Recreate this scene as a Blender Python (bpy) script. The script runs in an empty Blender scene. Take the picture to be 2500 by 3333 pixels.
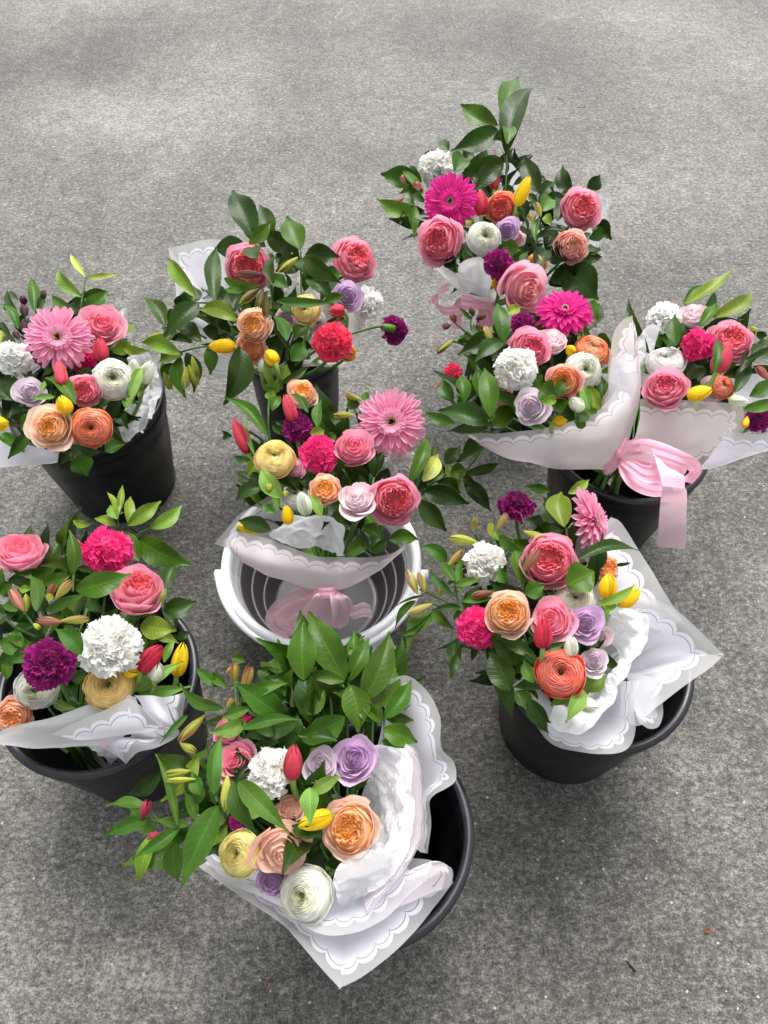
import bpy, math, random
import numpy as np
from mathutils import Vector, Matrix, noise

# ------------------------------------------------------------ camera, light
scene = bpy.context.scene
COL = scene.collection
CAM_H = 1.2
PITCH = math.radians(54.5)          # below the horizon
FPX = 2504.0                        # focal length in photograph pixels (2500 x 3333)
cam_d = bpy.data.cameras.new('camera'); cam = bpy.data.objects.new('camera', cam_d); COL.objects.link(cam)
cam.location = (0, 0, CAM_H); cam.rotation_euler = (math.pi/2 - PITCH, 0, 0)
cam_d.sensor_fit = 'VERTICAL'; cam_d.sensor_height = 36.0; cam_d.lens = 36.0*FPX/3333.0
cam_d.clip_start = 0.02; cam_d.clip_end = 200
scene.camera = cam

SUN_ELEV, SUN_AZ = math.radians(58), math.radians(8)     # sun direction, azimuth from +Y to +X
w = bpy.data.worlds.new("World"); scene.world = w; w.use_nodes = True
nt = w.node_tree; nt.nodes.clear()
sky = nt.nodes.new('ShaderNodeTexSky'); sky.sky_type = 'NISHITA'; sky.sun_disc = False
sky.sun_elevation = SUN_ELEV; sky.sun_rotation = SUN_AZ; sky.dust_density = 4; sky.air_density = 1.0
hs = nt.nodes.new('ShaderNodeHueSaturation'); hs.inputs['Saturation'].default_value = 0.18
bg = nt.nodes.new('ShaderNodeBackground'); bg.inputs['Strength'].default_value = 0.15
wo = nt.nodes.new('ShaderNodeOutputWorld')
nt.links.new(sky.outputs[0], hs.inputs['Color']); nt.links.new(hs.outputs[0], bg.inputs[0]); nt.links.new(bg.outputs[0], wo.inputs[0])
sd = bpy.data.lights.new('sun', 'SUN'); sd.energy = 1.5; sd.angle = math.radians(35); sd.color = (1, .975, .95)
so = bpy.data.objects.new('sun', sd); COL.objects.link(so)
sdir = Vector((math.sin(SUN_AZ)*math.cos(SUN_ELEV), math.cos(SUN_AZ)*math.cos(SUN_ELEV), math.sin(SUN_ELEV)))
so.rotation_euler = sdir.to_track_quat('Z', 'Y').to_euler()
vs = scene.view_settings
vs.view_transform = 'Standard'; vs.look = 'None'; vs.gamma = 1; vs.use_curve_mapping = False; vs.exposure = 1.1

# ------------------------------------------------------------ helpers
RT = np.array([1.0, 0, 0]); FW = np.array([0, math.cos(PITCH), -math.sin(PITCH)]); UP = np.array([0, math.sin(PITCH), math.cos(PITCH)])
def at(x, y, z):
    """world point at height z seen at photograph pixel x, y"""
    d = FPX*FW + (x-1250.0)*RT - (y-1666.5)*UP
    return np.array([0, 0, CAM_H]) + d*((CAM_H-z)/(-d[2]))
def depth(P): return float(np.dot(np.asarray(P)-np.array([0, 0, CAM_H]), FW))
def tocam(P):
    v = np.array([0, 0, CAM_H])-np.asarray(P); return v/np.linalg.norm(v)
def nrm(v):
    v = np.asarray(v, float); n = np.linalg.norm(v); return v/n if n > 1e-9 else np.array([0, 0, 1.0])
def hexc(h):
    h = h.lstrip('#'); c = [int(h[i:i+2], 16)/255 for i in (0, 2, 4)]
    return np.array([x/12.92 if x <= .04045 else ((x+.055)/1.055)**2.4 for x in c])

def mesh(name, V, F, mat, cols=None, attrs=None, smooth=True):
    me = bpy.data.meshes.new(name)
    me.from_pydata([tuple(map(float, v)) for v in V], [], F); 
    if smooth: me.polygons.foreach_set('use_smooth', [True]*len(me.polygons))
    if cols is not None:
        a = me.color_attributes.new('Col', 'FLOAT_COLOR', 'POINT')
        arr = np.ones((len(V), 4), dtype=np.float32); arr[:, :3] = cols
        a.data.foreach_set('color', arr.ravel())
    if attrs:
        for k, vals in attrs.items():
            a = me.attributes.new(k, 'FLOAT', 'POINT'); a.data.foreach_set('value', np.asarray(vals, dtype=np.float32))
    me.materials.append(mat); me.update()
    return me
def link(name, me, parent=None, loc=(0, 0, 0)):
    o = bpy.data.objects.new(name, me); COL.objects.link(o); o.location = Vector([float(a) for a in loc])
    if parent is not None: o.parent = parent
    return o
def tag(o, label=None, cat=None, group=None, kind=None):
    if label: o['label'] = label
    if cat: o['category'] = cat
    if group: o['group'] = group
    if kind: o['kind'] = kind
    return o
def empty(name, loc):
    o = bpy.data.objects.new(name, None); COL.objects.link(o); o.location = Vector([float(a) for a in loc]); o.empty_display_size = .05
    return o

class MB:
    """collects patches into one mesh"""
    def __init__(s): s.V = []; s.F = []; s.C = []; s.A = {}; s.n = 0
    def grid(s, P, C=None, closed=False, **attrs):
        P = np.asarray(P); m, n = P.shape[:2]; b = s.n
        s.V.append(P.reshape(-1, 3)); s.n += m*n
        if C is None: C = np.ones((m, n, 3))
        s.C.append(np.broadcast_to(C, (m, n, 3)).reshape(-1, 3))
        for k, v in attrs.items(): s.A.setdefault(k, []).append(np.asarray(v).reshape(-1))
        for i in range(m-1):
            for j in range(n if closed else n-1):
                j2 = (j+1) % n
                s.F.append((b+i*n+j, b+i*n+j2, b+(i+1)*n+j2, b+(i+1)*n+j))
    def tube(s, pts, r0, r1=None, seg=7, col=(1, 1, 1), cap=True, **attrs):
        pts = np.asarray(pts, float); n = len(pts); r1 = r0 if r1 is None else r1
        rings = []
        T = np.gradient(pts, axis=0); ref = np.array([.31, .5, .8])
        for i in range(n):
            t = nrm(T[i]); a = nrm(np.cross(t, ref)); c = np.cross(t, a); r = r0+(r1-r0)*i/(n-1)
            rings.append([pts[i]+r*(math.cos(q)*a+math.sin(q)*c) for q in np.linspace(0, 2*math.pi, seg, endpoint=False)])
        if cap:
            rings = [[pts[0]]*seg]+rings+[[pts[-1]]*seg]
        A = {k: np.full((len(rings), seg), v) for k, v in attrs.items()}
        s.grid(rings, np.broadcast_to(np.array(col), (len(rings), seg, 3)), closed=True, **A)
    def build(s, name, mat, parent=None, loc=(0, 0, 0), smooth=True):
        V = np.concatenate(s.V); A = {k: np.concatenate(v) for k, v in s.A.items()}
        me = mesh(name, V, s.F, mat, np.concatenate(s.C), A, smooth)
        return link(name, me, parent, loc)
    def data(s): return np.concatenate(s.V), s.F, np.concatenate(s.C), {k: np.concatenate(v) for k, v in s.A.items()}

def catmull(P, n):
    """P (k,...) -> n samples along axis 0"""
    P = np.asarray(P, float); k = len(P)
    if k == 2:
        t = np.linspace(0, 1, n).reshape((-1,)+(1,)*(P.ndim-1)); return P[0]*(1-t)+P[1]*t
    Q = np.concatenate([[2*P[0]-P[1]], P, [2*P[-1]-P[-2]]]); out = []
    for t in np.linspace(0, k-1-1e-6, n):
        i = int(t); f = t-i; a, b, c, d = Q[i], Q[i+1], Q[i+2], Q[i+3]
        out.append(.5*((2*b)+(-a+c)*f+(2*a-5*b+4*c-d)*f*f+(-a+3*b-3*c+d)*f**3))
    return np.array(out)

# ------------------------------------------------------------ materials
def newmat(name):
    m = bpy.data.materials.new(name); m.use_nodes = True; n = m.node_tree; n.nodes.clear()
    out = n.nodes.new('ShaderNodeOutputMaterial'); return m, n, out
def node(n, t, **kw):
    x = n.nodes.new(t)
    for k, v in kw.items():
        if k.startswith('i_'): x.inputs[k[2:].replace('_', ' ')].default_value = v
        else: setattr(x, k, v)
    return x
def math_n(n, op, a, b=None, c=None):
    x = n.nodes.new('ShaderNodeMath'); x.operation = op
    for i, v in enumerate((a, b, c)):
        if v is None: continue
        if isinstance(v, (int, float)): x.inputs[i].default_value = v
        else: n.links.new(v, x.inputs[i])
    return x.outputs[0]

def petal_material():
    m, n, out = newmat('petal')
    at_ = node(n, 'ShaderNodeAttribute', attribute_name='Col')
    tc = node(n, 'ShaderNodeTexCoord')
    no = node(n, 'ShaderNodeTexNoise'); no.inputs['Scale'].default_value = 90; no.inputs['Detail'].default_value = 5
    n.links.new(tc.outputs['Object'], no.inputs['Vector'])
    mr = node(n, 'ShaderNodeMapRange'); mr.inputs[1].default_value = .3; mr.inputs[2].default_value = .7; mr.inputs[3].default_value = .86; mr.inputs[4].default_value = 1.08
    n.links.new(no.outputs[0], mr.inputs[0])
    mx = node(n, 'ShaderNodeVectorMath', operation='SCALE'); n.links.new(at_.outputs['Color'], mx.inputs[0]); n.links.new(mr.outputs[0], mx.inputs['Scale'])
    # fine veins running along each petal
    pu = node(n, 'ShaderNodeAttribute', attribute_name='pu')
    w_ = math_n(n, 'SINE', math_n(n, 'MULTIPLY', pu.outputs['Fac'], 46.0))
    bmp = node(n, 'ShaderNodeBump'); bmp.inputs['Strength'].default_value = .12; bmp.inputs['Distance'].default_value = .0006
    n.links.new(math_n(n, 'ADD', math_n(n, 'MULTIPLY', w_, .35), no.outputs[0]), bmp.inputs['Height'])
    p = node(n, 'ShaderNodeBsdfPrincipled'); p.inputs['Roughness'].default_value = .55; p.inputs['Specular IOR Level'].default_value = .3
    p.inputs['Sheen Weight'].default_value = .12
    tr = node(n, 'ShaderNodeBsdfTranslucent'); ms = node(n, 'ShaderNodeMixShader'); ms.inputs[0].default_value = .46
    for s in (p.inputs['Base Color'], tr.inputs['Color']): n.links.new(mx.outputs[0], s)
    n.links.new(bmp.outputs[0], p.inputs['Normal'])
    n.links.new(p.outputs[0], ms.inputs[1]); n.links.new(tr.outputs[0], ms.inputs[2]); n.links.new(ms.outputs[0], out.inputs[0])
    return m

def leaf_material(name, rough, gloss, trans):
    m, n, out = newmat(name)
    at_ = node(n, 'ShaderNodeAttribute', attribute_name='Col')
    lu = node(n, 'ShaderNodeAttribute', attribute_name='lu'); lv = node(n, 'ShaderNodeAttribute', attribute_name='lv')
    au = math_n(n, 'ABSOLUTE', lu.outputs['Fac'])
    mid = math_n(n, 'LESS_THAN', au, .045)
    # side veins: slant forward from the midrib
    ph = math_n(n, 'SUBTRACT', math_n(n, 'MULTIPLY', lv.outputs['Fac'], 60.0), math_n(n, 'MULTIPLY', au, 9.0))
    vein = math_n(n, 'POWER', math_n(n, 'ABSOLUTE', math_n(n, 'SINE', math_n(n, 'MULTIPLY', ph, .5))), 14.0)
    edge = math_n(n, 'GREATER_THAN', au, .955)
    tc = node(n, 'ShaderNodeTexCoord'); no = node(n, 'ShaderNodeTexNoise'); no.inputs['Scale'].default_value = 38; no.inputs['Detail'].default_value = 6
    n.links.new(tc.outputs['Object'], no.inputs['Vector'])
    nb = node(n, 'ShaderNodeTexNoise'); nb.inputs['Scale'].default_value = 14; nb.inputs['Detail'].default_value = 3; n.links.new(tc.outputs['Object'], nb.inputs['Vector'])
    k = math_n(n, 'ADD', math_n(n, 'ADD', math_n(n, 'MULTIPLY', no.outputs[0], .9), math_n(n, 'MULTIPLY', nb.outputs[0], 1.0)), .05)
    k = math_n(n, 'ADD', k, math_n(n, 'MULTIPLY', mid, .45)); k = math_n(n, 'ADD', k, math_n(n, 'MULTIPLY', vein, .10)); k = math_n(n, 'ADD', k, math_n(n, 'MULTIPLY', edge, .45))
    sc = node(n, 'ShaderNodeVectorMath', operation='SCALE'); n.links.new(at_.outputs['Color'], sc.inputs[0]); n.links.new(k, sc.inputs['Scale'])
    geo = node(n, 'ShaderNodeNewGeometry')
    bk = node(n, 'ShaderNodeMix', data_type='RGBA'); bk.inputs[7].default_value = (.17, .22, .08, 1)
    n.links.new(math_n(n, 'MULTIPLY', geo.outputs['Backfacing'], .55), bk.inputs[0]); n.links.new(sc.outputs[0], bk.inputs[6])
    bmp = node(n, 'ShaderNodeBump'); bmp.inputs['Strength'].default_value = .16; bmp.inputs['Distance'].default_value = .001
    n.links.new(math_n(n, 'ADD', math_n(n, 'MULTIPLY', vein, -.8), math_n(n, 'MULTIPLY', no.outputs[0], .8)), bmp.inputs['Height'])
    p = node(n, 'ShaderNodeBsdfPrincipled'); p.inputs['Roughness'].default_value = rough; p.inputs['Specular IOR Level'].default_value = gloss
    tr = node(n, 'ShaderNodeBsdfTranslucent'); ms = node(n, 'ShaderNodeMixShader'); ms.inputs[0].default_value = trans
    n.links.new(bk.outputs[2], p.inputs['Base Color']); n.links.new(bk.outputs[2], tr.inputs['Color']); n.links.new(bmp.outputs[0], p.inputs['Normal'])
    n.links.new(p.outputs[0], ms.inputs[1]); n.links.new(tr.outputs[0], ms.inputs[2]); n.links.new(ms.outputs[0], out.inputs[0])
    return m

def paper_material(name, body=(.87, .86, .92), margin_col=(.70, .70, .70), line=(.26, .26, .30), clear=.38, margin=.012, amp=.0065, L=.023, body_clear=.0, band=.0065):
    m, n, out = newmat(name)
    d = node(n, 'ShaderNodeAttribute', attribute_name='ed').outputs['Fac']; s = node(n, 'ShaderNodeAttribute', attribute_name='es').outputs['Fac']
    tc = node(n, 'ShaderNodeTexCoord'); no = node(n, 'ShaderNodeTexNoise'); no.inputs['Scale'].default_value = 9; no.inputs['Detail'].default_value = 4
    n.links.new(tc.outputs['Object'], no.inputs['Vector'])
    sw = math_n(n, 'ADD', s, math_n(n, 'MULTIPLY', no.outputs[0], .012))
    a = math_n(n, 'POWER', math_n(n, 'ABSOLUTE', math_n(n, 'SINE', math_n(n, 'MULTIPLY', sw, math.pi/L))), .6)
    e0 = math_n(n, 'ADD', math_n(n, 'MULTIPLY', math_n(n, 'SUBTRACT', 1.0, a), amp), margin)
    rel = math_n(n, 'SUBTRACT', d, e0)
    inside = math_n(n, 'GREATER_THAN', rel, 0.0)
    ln = math_n(n, 'LESS_THAN', math_n(n, 'ABSOLUTE', math_n(n, 'SUBTRACT', rel, band)), .0005)
    ln2 = math_n(n, 'LESS_THAN', math_n(n, 'ABSOLUTE', math_n(n, 'SUBTRACT', rel, .0004)), .0004)
    c1 = node(n, 'ShaderNodeMix', data_type='RGBA'); c1.inputs[6].default_value = (*margin_col, 1); c1.inputs[7].default_value = (*body, 1); n.links.new(inside, c1.inputs[0])
    c2 = node(n, 'ShaderNodeMix', data_type='RGBA'); n.links.new(c1.outputs[2], c2.inputs[6]); c2.inputs[7].default_value = (*line, 1); n.links.new(ln, c2.inputs[0])
    c3 = node(n, 'ShaderNodeMix', data_type='RGBA'); n.links.new(c2.outputs[2], c3.inputs[6]); c3.inputs[7].default_value = (.55, .55, .58, 1); n.links.new(math_n(n, 'MULTIPLY', ln2, .3), c3.inputs[0])
    bmp = node(n, 'ShaderNodeBump'); bmp.inputs['Strength'].default_value = .25; bmp.inputs['Distance'].default_value = .004
    n.links.new(math_n(n, 'ADD', no.outputs[0], math_n(n, 'MULTIPLY', inside, .1)), bmp.inputs['Height'])
    p = node(n, 'ShaderNodeBsdfPrincipled'); p.inputs['Roughness'].default_value = .5; p.inputs['Specular IOR Level'].default_value = .35
    tr = node(n, 'ShaderNodeBsdfTranslucent'); ms = node(n, 'ShaderNodeMixShader'); ms.inputs[0].default_value = .48
    n.links.new(c3.outputs[2], p.inputs['Base Color']); n.links.new(c3.outputs[2], tr.inputs['Color']); n.links.new(bmp.outputs[0], p.inputs['Normal'])
    n.links.new(p.outputs[0], ms.inputs[1]); n.links.new(tr.outputs[0], ms.inputs[2])
    tp = node(n, 'ShaderNodeBsdfTransparent'); mt = node(n, 'ShaderNodeMixShader')
    fac = math_n(n, 'ADD', math_n(n, 'MULTIPLY', math_n(n, 'SUBTRACT', 1.0, inside), clear-body_clear), body_clear)
    n.links.new(fac, mt.inputs[0]); n.links.new(ms.outputs[0], mt.inputs[1]); n.links.new(tp.outputs[0], mt.inputs[2]); n.links.new(mt.outputs[0], out.inputs[0])
    return m

def tissue_material():
    m, n, out = newmat('white_tissue')
    tc = node(n, 'ShaderNodeTexCoord'); no = node(n, 'ShaderNodeTexVoronoi'); no.feature = 'DISTANCE_TO_EDGE'; no.inputs['Scale'].default_value = 26
    nz = node(n, 'ShaderNodeTexNoise'); nz.inputs['Scale'].default_value = 22; n.links.new(tc.outputs['Object'], nz.inputs['Vector'])
    ad = node(n, 'ShaderNodeVectorMath', operation='MULTIPLY_ADD'); n.links.new(nz.outputs['Color'], ad.inputs[0]); ad.inputs[1].default_value = (.06, .06, .06); n.links.new(tc.outputs['Object'], ad.inputs[2])
    n.links.new(ad.outputs[0], no.inputs['Vector'])
    bmp = node(n, 'ShaderNodeBump'); bmp.inputs['Strength'].default_value = .6; bmp.inputs['Distance'].default_value = .01
    n.links.new(no.outputs['Distance'], bmp.inputs['Height'])
    p = node(n, 'ShaderNodeBsdfPrincipled'); p.inputs['Base Color'].default_value = (.90, .905, .92, 1); p.inputs['Roughness'].default_value = .7
    tr = node(n, 'ShaderNodeBsdfTranslucent'); tr.inputs['Color'].default_value = (.85, .86, .88, 1)
    ms = node(n, 'ShaderNodeMixShader'); ms.inputs[0].default_value = .4; n.links.new(bmp.outputs[0], p.inputs['Normal'])
    tp = node(n, 'ShaderNodeBsdfTransparent'); mt = node(n, 'ShaderNodeMixShader'); mt.inputs[0].default_value = .08
    n.links.new(p.outputs[0], ms.inputs[1]); n.links.new(tr.outputs[0], ms.inputs[2]); n.links.new(ms.outputs[0], mt.inputs[1]); n.links.new(tp.outputs[0], mt.inputs[2]); n.links.new(mt.outputs[0], out.inputs[0])
    return m

def ribbon_material(name, col, clear=0.0):
    m, n, out = newmat(name)
    p = node(n, 'ShaderNodeBsdfPrincipled'); p.inputs['Base Color'].default_value = (*col, 1); p.inputs['Roughness'].default_value = .33; p.inputs['Anisotropic'].default_value = .5; p.inputs['Specular IOR Level'].default_value = .6; p.inputs['Sheen Weight'].default_value = .3
    tr = node(n, 'ShaderNodeBsdfTranslucent'); tr.inputs['Color'].default_value = (*col, 1); ms = node(n, 'ShaderNodeMixShader'); ms.inputs[0].default_value = .25
    n.links.new(p.outputs[0], ms.inputs[1]); n.links.new(tr.outputs[0], ms.inputs[2])
    if clear:
        tp = node(n, 'ShaderNodeBsdfTransparent'); mt = node(n, 'ShaderNodeMixShader'); mt.inputs[0].default_value = clear
        n.links.new(ms.outputs[0], mt.inputs[1]); n.links.new(tp.outputs[0], mt.inputs[2]); n.links.new(mt.outputs[0], out.inputs[0])
    else: n.links.new(ms.outputs[0], out.inputs[0])
    return m

def plastic(name, col, rough=.35, spec=.5, scuff=0.0):
    m, n, out = newmat(name)
    p = node(n, 'ShaderNodeBsdfPrincipled'); p.inputs['Specular IOR Level'].default_value = spec
    tc = node(n, 'ShaderNodeTexCoord'); mp = node(n, 'ShaderNodeMapping'); mp.inputs['Scale'].default_value = (30, 30, 6)
    no = node(n, 'ShaderNodeTexNoise'); no.inputs['Detail'].default_value = 8; no.inputs['Scale'].default_value = 1.0
    n.links.new(tc.outputs['Object'], mp.inputs[0]); n.links.new(mp.outputs[0], no.inputs['Vector'])
    mr = node(n, 'ShaderNodeMapRange'); mr.inputs[1].default_value = .3; mr.inputs[2].default_value = .75; mr.inputs[3].default_value = rough-.08; mr.inputs[4].default_value = rough+.15
    n.links.new(no.outputs[0], mr.inputs[0]); n.links.new(mr.outputs[0], p.inputs['Roughness'])
    mx = node(n, 'ShaderNodeMix', data_type='RGBA'); mx.inputs[6].default_value = (*col, 1); mx.inputs[7].default_value = (*[min(1, c*1.8+.012) if scuff else c*.9 for c in col], 1)
    mr2 = node(n, 'ShaderNodeMapRange'); mr2.inputs[1].default_value = .52; mr2.inputs[2].default_value = .8; n.links.new(no.outputs[0], mr2.inputs[0]); n.links.new(mr2.outputs[0], mx.inputs[0])
    n.links.new(mx.outputs[2], p.inputs['Base Color']); n.links.new(p.outputs[0], out.inputs[0])
    return m

def gpx(x, y): return at(x, y, 0)[:2]
PATCHES = [(*gpx(150, 180), .55, .42, -.20), (*gpx(900, 90), .8, .25, -.10), (*gpx(500, 380), .45, .28, .14), (*gpx(1700, 160), .7, .35, -.12), (*gpx(2050, 620), .30, .25, .08), (*gpx(1550, 3000), .16, .16, .05), (*gpx(700, 3150), .18, .07, .14), (*gpx(2350, 2500), .14, .2, .08), (*gpx(2160, 2690), .03, .025, -.22)]
def concrete_material():
    m, n, out = newmat('concrete')
    tc = node(n, 'ShaderNodeTexCoord'); o = tc.outputs['Object']
    def noise_(scale, detail, stretch=(1, 1, 1), rough=.6, dist=0):
        mp = node(n, 'ShaderNodeMapping'); mp.inputs['Scale'].default_value = stretch; n.links.new(o, mp.inputs[0])
        x = node(n, 'ShaderNodeTexNoise'); x.inputs['Scale'].default_value = scale; x.inputs['Detail'].default_value = detail; x.inputs['Roughness'].default_value = rough; x.inputs['Distortion'].default_value = dist
        n.links.new(mp.outputs[0], x.inputs['Vector']); return x.outputs[0]
    fine = noise_(330, 3, (1, 1.1, 1), .8)
    mid = noise_(120, 5, (.9, 1.15, 1), .75)
    blot = noise_(17, 9, (1, .85, 1), .75, .6)
    big = noise_(1.6, 6, (.9, .7, 1), .62, .5)
    spk = node(n, 'ShaderNodeTexVoronoi'); spk.inputs['Scale'].default_value = 160; n.links.new(o, spk.inputs['Vector'])
    v = math_n(n, 'MULTIPLY', math_n(n, 'SUBTRACT', fine, .5), 1.6)
    v = math_n(n, 'ADD', v, math_n(n, 'MULTIPLY', math_n(n, 'SUBTRACT', mid, .5), 1.9))
    v = math_n(n, 'ADD', v, math_n(n, 'MULTIPLY', math_n(n, 'SUBTRACT', blot, .5), .55))
    v = math_n(n, 'ADD', v, math_n(n, 'MULTIPLY', math_n(n, 'SUBTRACT', big, .5), .8))
    grit = noise_(42, 5, (.8, 1, 1), .8); v = math_n(n, 'ADD', v, math_n(n, 'MULTIPLY', math_n(n, 'SUBTRACT', grit, .5), .9))
    # worn and dirty patches with shapes of their own: centre, radii, amount
    nz0 = node(n, 'ShaderNodeTexNoise'); nz0.inputs['Scale'].default_value = 5; nz0.inputs['Detail'].default_value = 6; n.links.new(o, nz0.inputs['Vector'])
    wob = node(n, 'ShaderNodeVectorMath', operation='MULTIPLY_ADD'); n.links.new(nz0.outputs['Color'], wob.inputs[0]); wob.inputs[1].default_value = (.5, .5, 0); n.links.new(o, wob.inputs[2])
    for (cx, cy, rx, ry, am) in PATCHES:
        mp = node(n, 'ShaderNodeMapping'); mp.inputs['Location'].default_value = (-(cx+.25)/rx, -(cy+.25)/ry, 0); mp.inputs['Scale'].default_value = (1/rx, 1/ry, 0); n.links.new(wob.outputs[0], mp.inputs[0])
        ln_ = node(n, 'ShaderNodeVectorMath', operation='LENGTH'); n.links.new(mp.outputs[0], ln_.inputs[0])
        mr_ = node(n, 'ShaderNodeMapRange', interpolation_type='SMOOTHSTEP'); mr_.inputs[1].default_value = .15; mr_.inputs[2].default_value = 1.1; mr_.inputs[3].default_value = am; mr_.inputs[4].default_value = 0; n.links.new(ln_.outputs['Value'], mr_.inputs[0])
        v = math_n(n, 'ADD', v, mr_.outputs[0])
    v = math_n(n, 'ADD', v, .5)
    cr = node(n, 'ShaderNodeValToRGB'); e = cr.color_ramp
    e.elements[0].position = .06; e.elements[0].color = (.026, .025, .0215, 1)
    e.elements[1].position = .95; e.elements[1].color = (.325, .315, .285, 1)
    x = e.elements.new(.40); x.color = (.086, .083, .073, 1)
    x = e.elements.new(.60); x.color = (.148, .143, .126, 1)
    n.links.new(v, cr.inputs[0])
    # small dark pits and stones
    pit = math_n(n, 'LESS_THAN', spk.outputs['Distance'], .16)
    sel = node(n, 'ShaderNodeSeparateColor'); n.links.new(spk.outputs['Color'], sel.inputs[0])
    pit = math_n(n, 'MULTIPLY', pit, math_n(n, 'GREATER_THAN', sel.outputs[0], .55))
    mx = node(n, 'ShaderNodeMix', data_type='RGBA'); mx.inputs[7].default_value = (.06, .058, .052, 1)
    n.links.new(math_n(n, 'MULTIPLY', pit, .6), mx.inputs[0]); n.links.new(cr.outputs[0], mx.inputs[6])
    chip = math_n(n, 'MULTIPLY', math_n(n, 'LESS_THAN', spk.outputs['Distance'], .30), math_n(n, 'GREATER_THAN', sel.outputs[1], .988))
    mc = node(n, 'ShaderNodeMix', data_type='RGBA'); mc.inputs[7].default_value = (.42, .42, .40, 1); n.links.new(chip, mc.inputs[0]); n.links.new(mx.outputs[2], mc.inputs[6]); mx = mc
    # a few round stains
    st = node(n, 'ShaderNodeTexVoronoi'); st.inputs['Scale'].default_value = 2.3; st.inputs['Randomness'].default_value = 1
    ds = node(n, 'ShaderNodeVectorMath', operation='MULTIPLY_ADD'); nz = node(n, 'ShaderNodeTexNoise'); nz.inputs['Scale'].default_value = 14
    n.links.new(o, nz.inputs['Vector']); n.links.new(nz.outputs['Color'], ds.inputs[0]); ds.inputs[1].default_value = (.12, .12, .12); n.links.new(o, ds.inputs[2]); n.links.new(ds.outputs[0], st.inputs['Vector'])
    sr = node(n, 'ShaderNodeMapRange'); sr.inputs[1].default_value = .05; sr.inputs[2].default_value = .14; sr.inputs[3].default_value = .45; sr.inputs[4].default_value = 0
    n.links.new(st.outputs['Distance'], sr.inputs[0])
    m2 = node(n, 'ShaderNodeMix', data_type='RGBA'); m2.inputs[7].default_value = (.09, .085, .07, 1); n.links.new(sr.outputs[0], m2.inputs[0]); n.links.new(mx.outputs[2], m2.inputs[6])
    p = node(n, 'ShaderNodeBsdfPrincipled'); p.inputs['Roughness'].default_value = .6; p.inputs['Specular IOR Level'].default_value = .42
    bmp = node(n, 'ShaderNodeBump'); bmp.inputs['Strength'].default_value = .8; bmp.inputs['Distance'].default_value = .003
    n.links.new(math_n(n, 'ADD', fine, mid), bmp.inputs['Height']); n.links.new(bmp.outputs[0], p.inputs['Normal'])
    n.links.new(m2.outputs[2], p.inputs['Base Color']); n.links.new(p.outputs[0], out.inputs[0])
    return m

M = {}
M['petal'] = petal_material()
M['leaf'] = leaf_material('glossy_leaf', .30, .17, .16)
M['softleaf'] = leaf_material('soft_leaf', .45, .15, .22)
M['paper'] = paper_material('scalloped_paper', band=.0055, margin=.0085)
M['paper_wide'] = paper_material('scalloped_paper_wide_margin', margin=.013, amp=.009, L=.030, band=.0065)
M['paper_pink'] = paper_material('frosted_pink_paper', body=(.93, .86, .88), margin_col=(.76, .73, .73), body_clear=.04, clear=.45, margin=.006, line=(.42, .38, .4))
M['paper_gold'] = paper_material('gold_line_paper', body=(.93, .86, .87), margin_col=(.70, .65, .58), line=(.45, .33, .12), body_clear=.08, margin=.010)
M['paper_frost'] = paper_material('frosted_grey_paper', body=(.80, .80, .82), margin_col=(.70, .70, .70), body_clear=.2, clear=.45, margin=.006)
M['tissue'] = tissue_material()
M['ribbon'] = ribbon_material('pink_satin', (.95, .50, .63))
M['ribbon_pale'] = ribbon_material('pale_pink_satin', (.95, .66, .75))
M['organza'] = ribbon_material('sheer_pink_ribbon', (.93, .58, .66), .3)
M['black'] = plastic('black_plastic', (.006, .006, .0072), .38, .38, 1)
M['blackrim'] = plastic('black_rim_plastic', (.012, .013, .017), .3, .42, 1)
M['white'] = plastic('white_plastic', (.84, .86, .88), .3)
M['greyrubber'] = plastic('grey_rubber', (.06, .054, .057), .4, .4)
M['greyband'] = plastic('pale_band_plastic', (.20, .19, .20), .4, .4)
M['greydisc'] = plastic('grey_plastic', (.11, .105, .112), .35, .4)
M['concrete'] = concrete_material()

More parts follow.
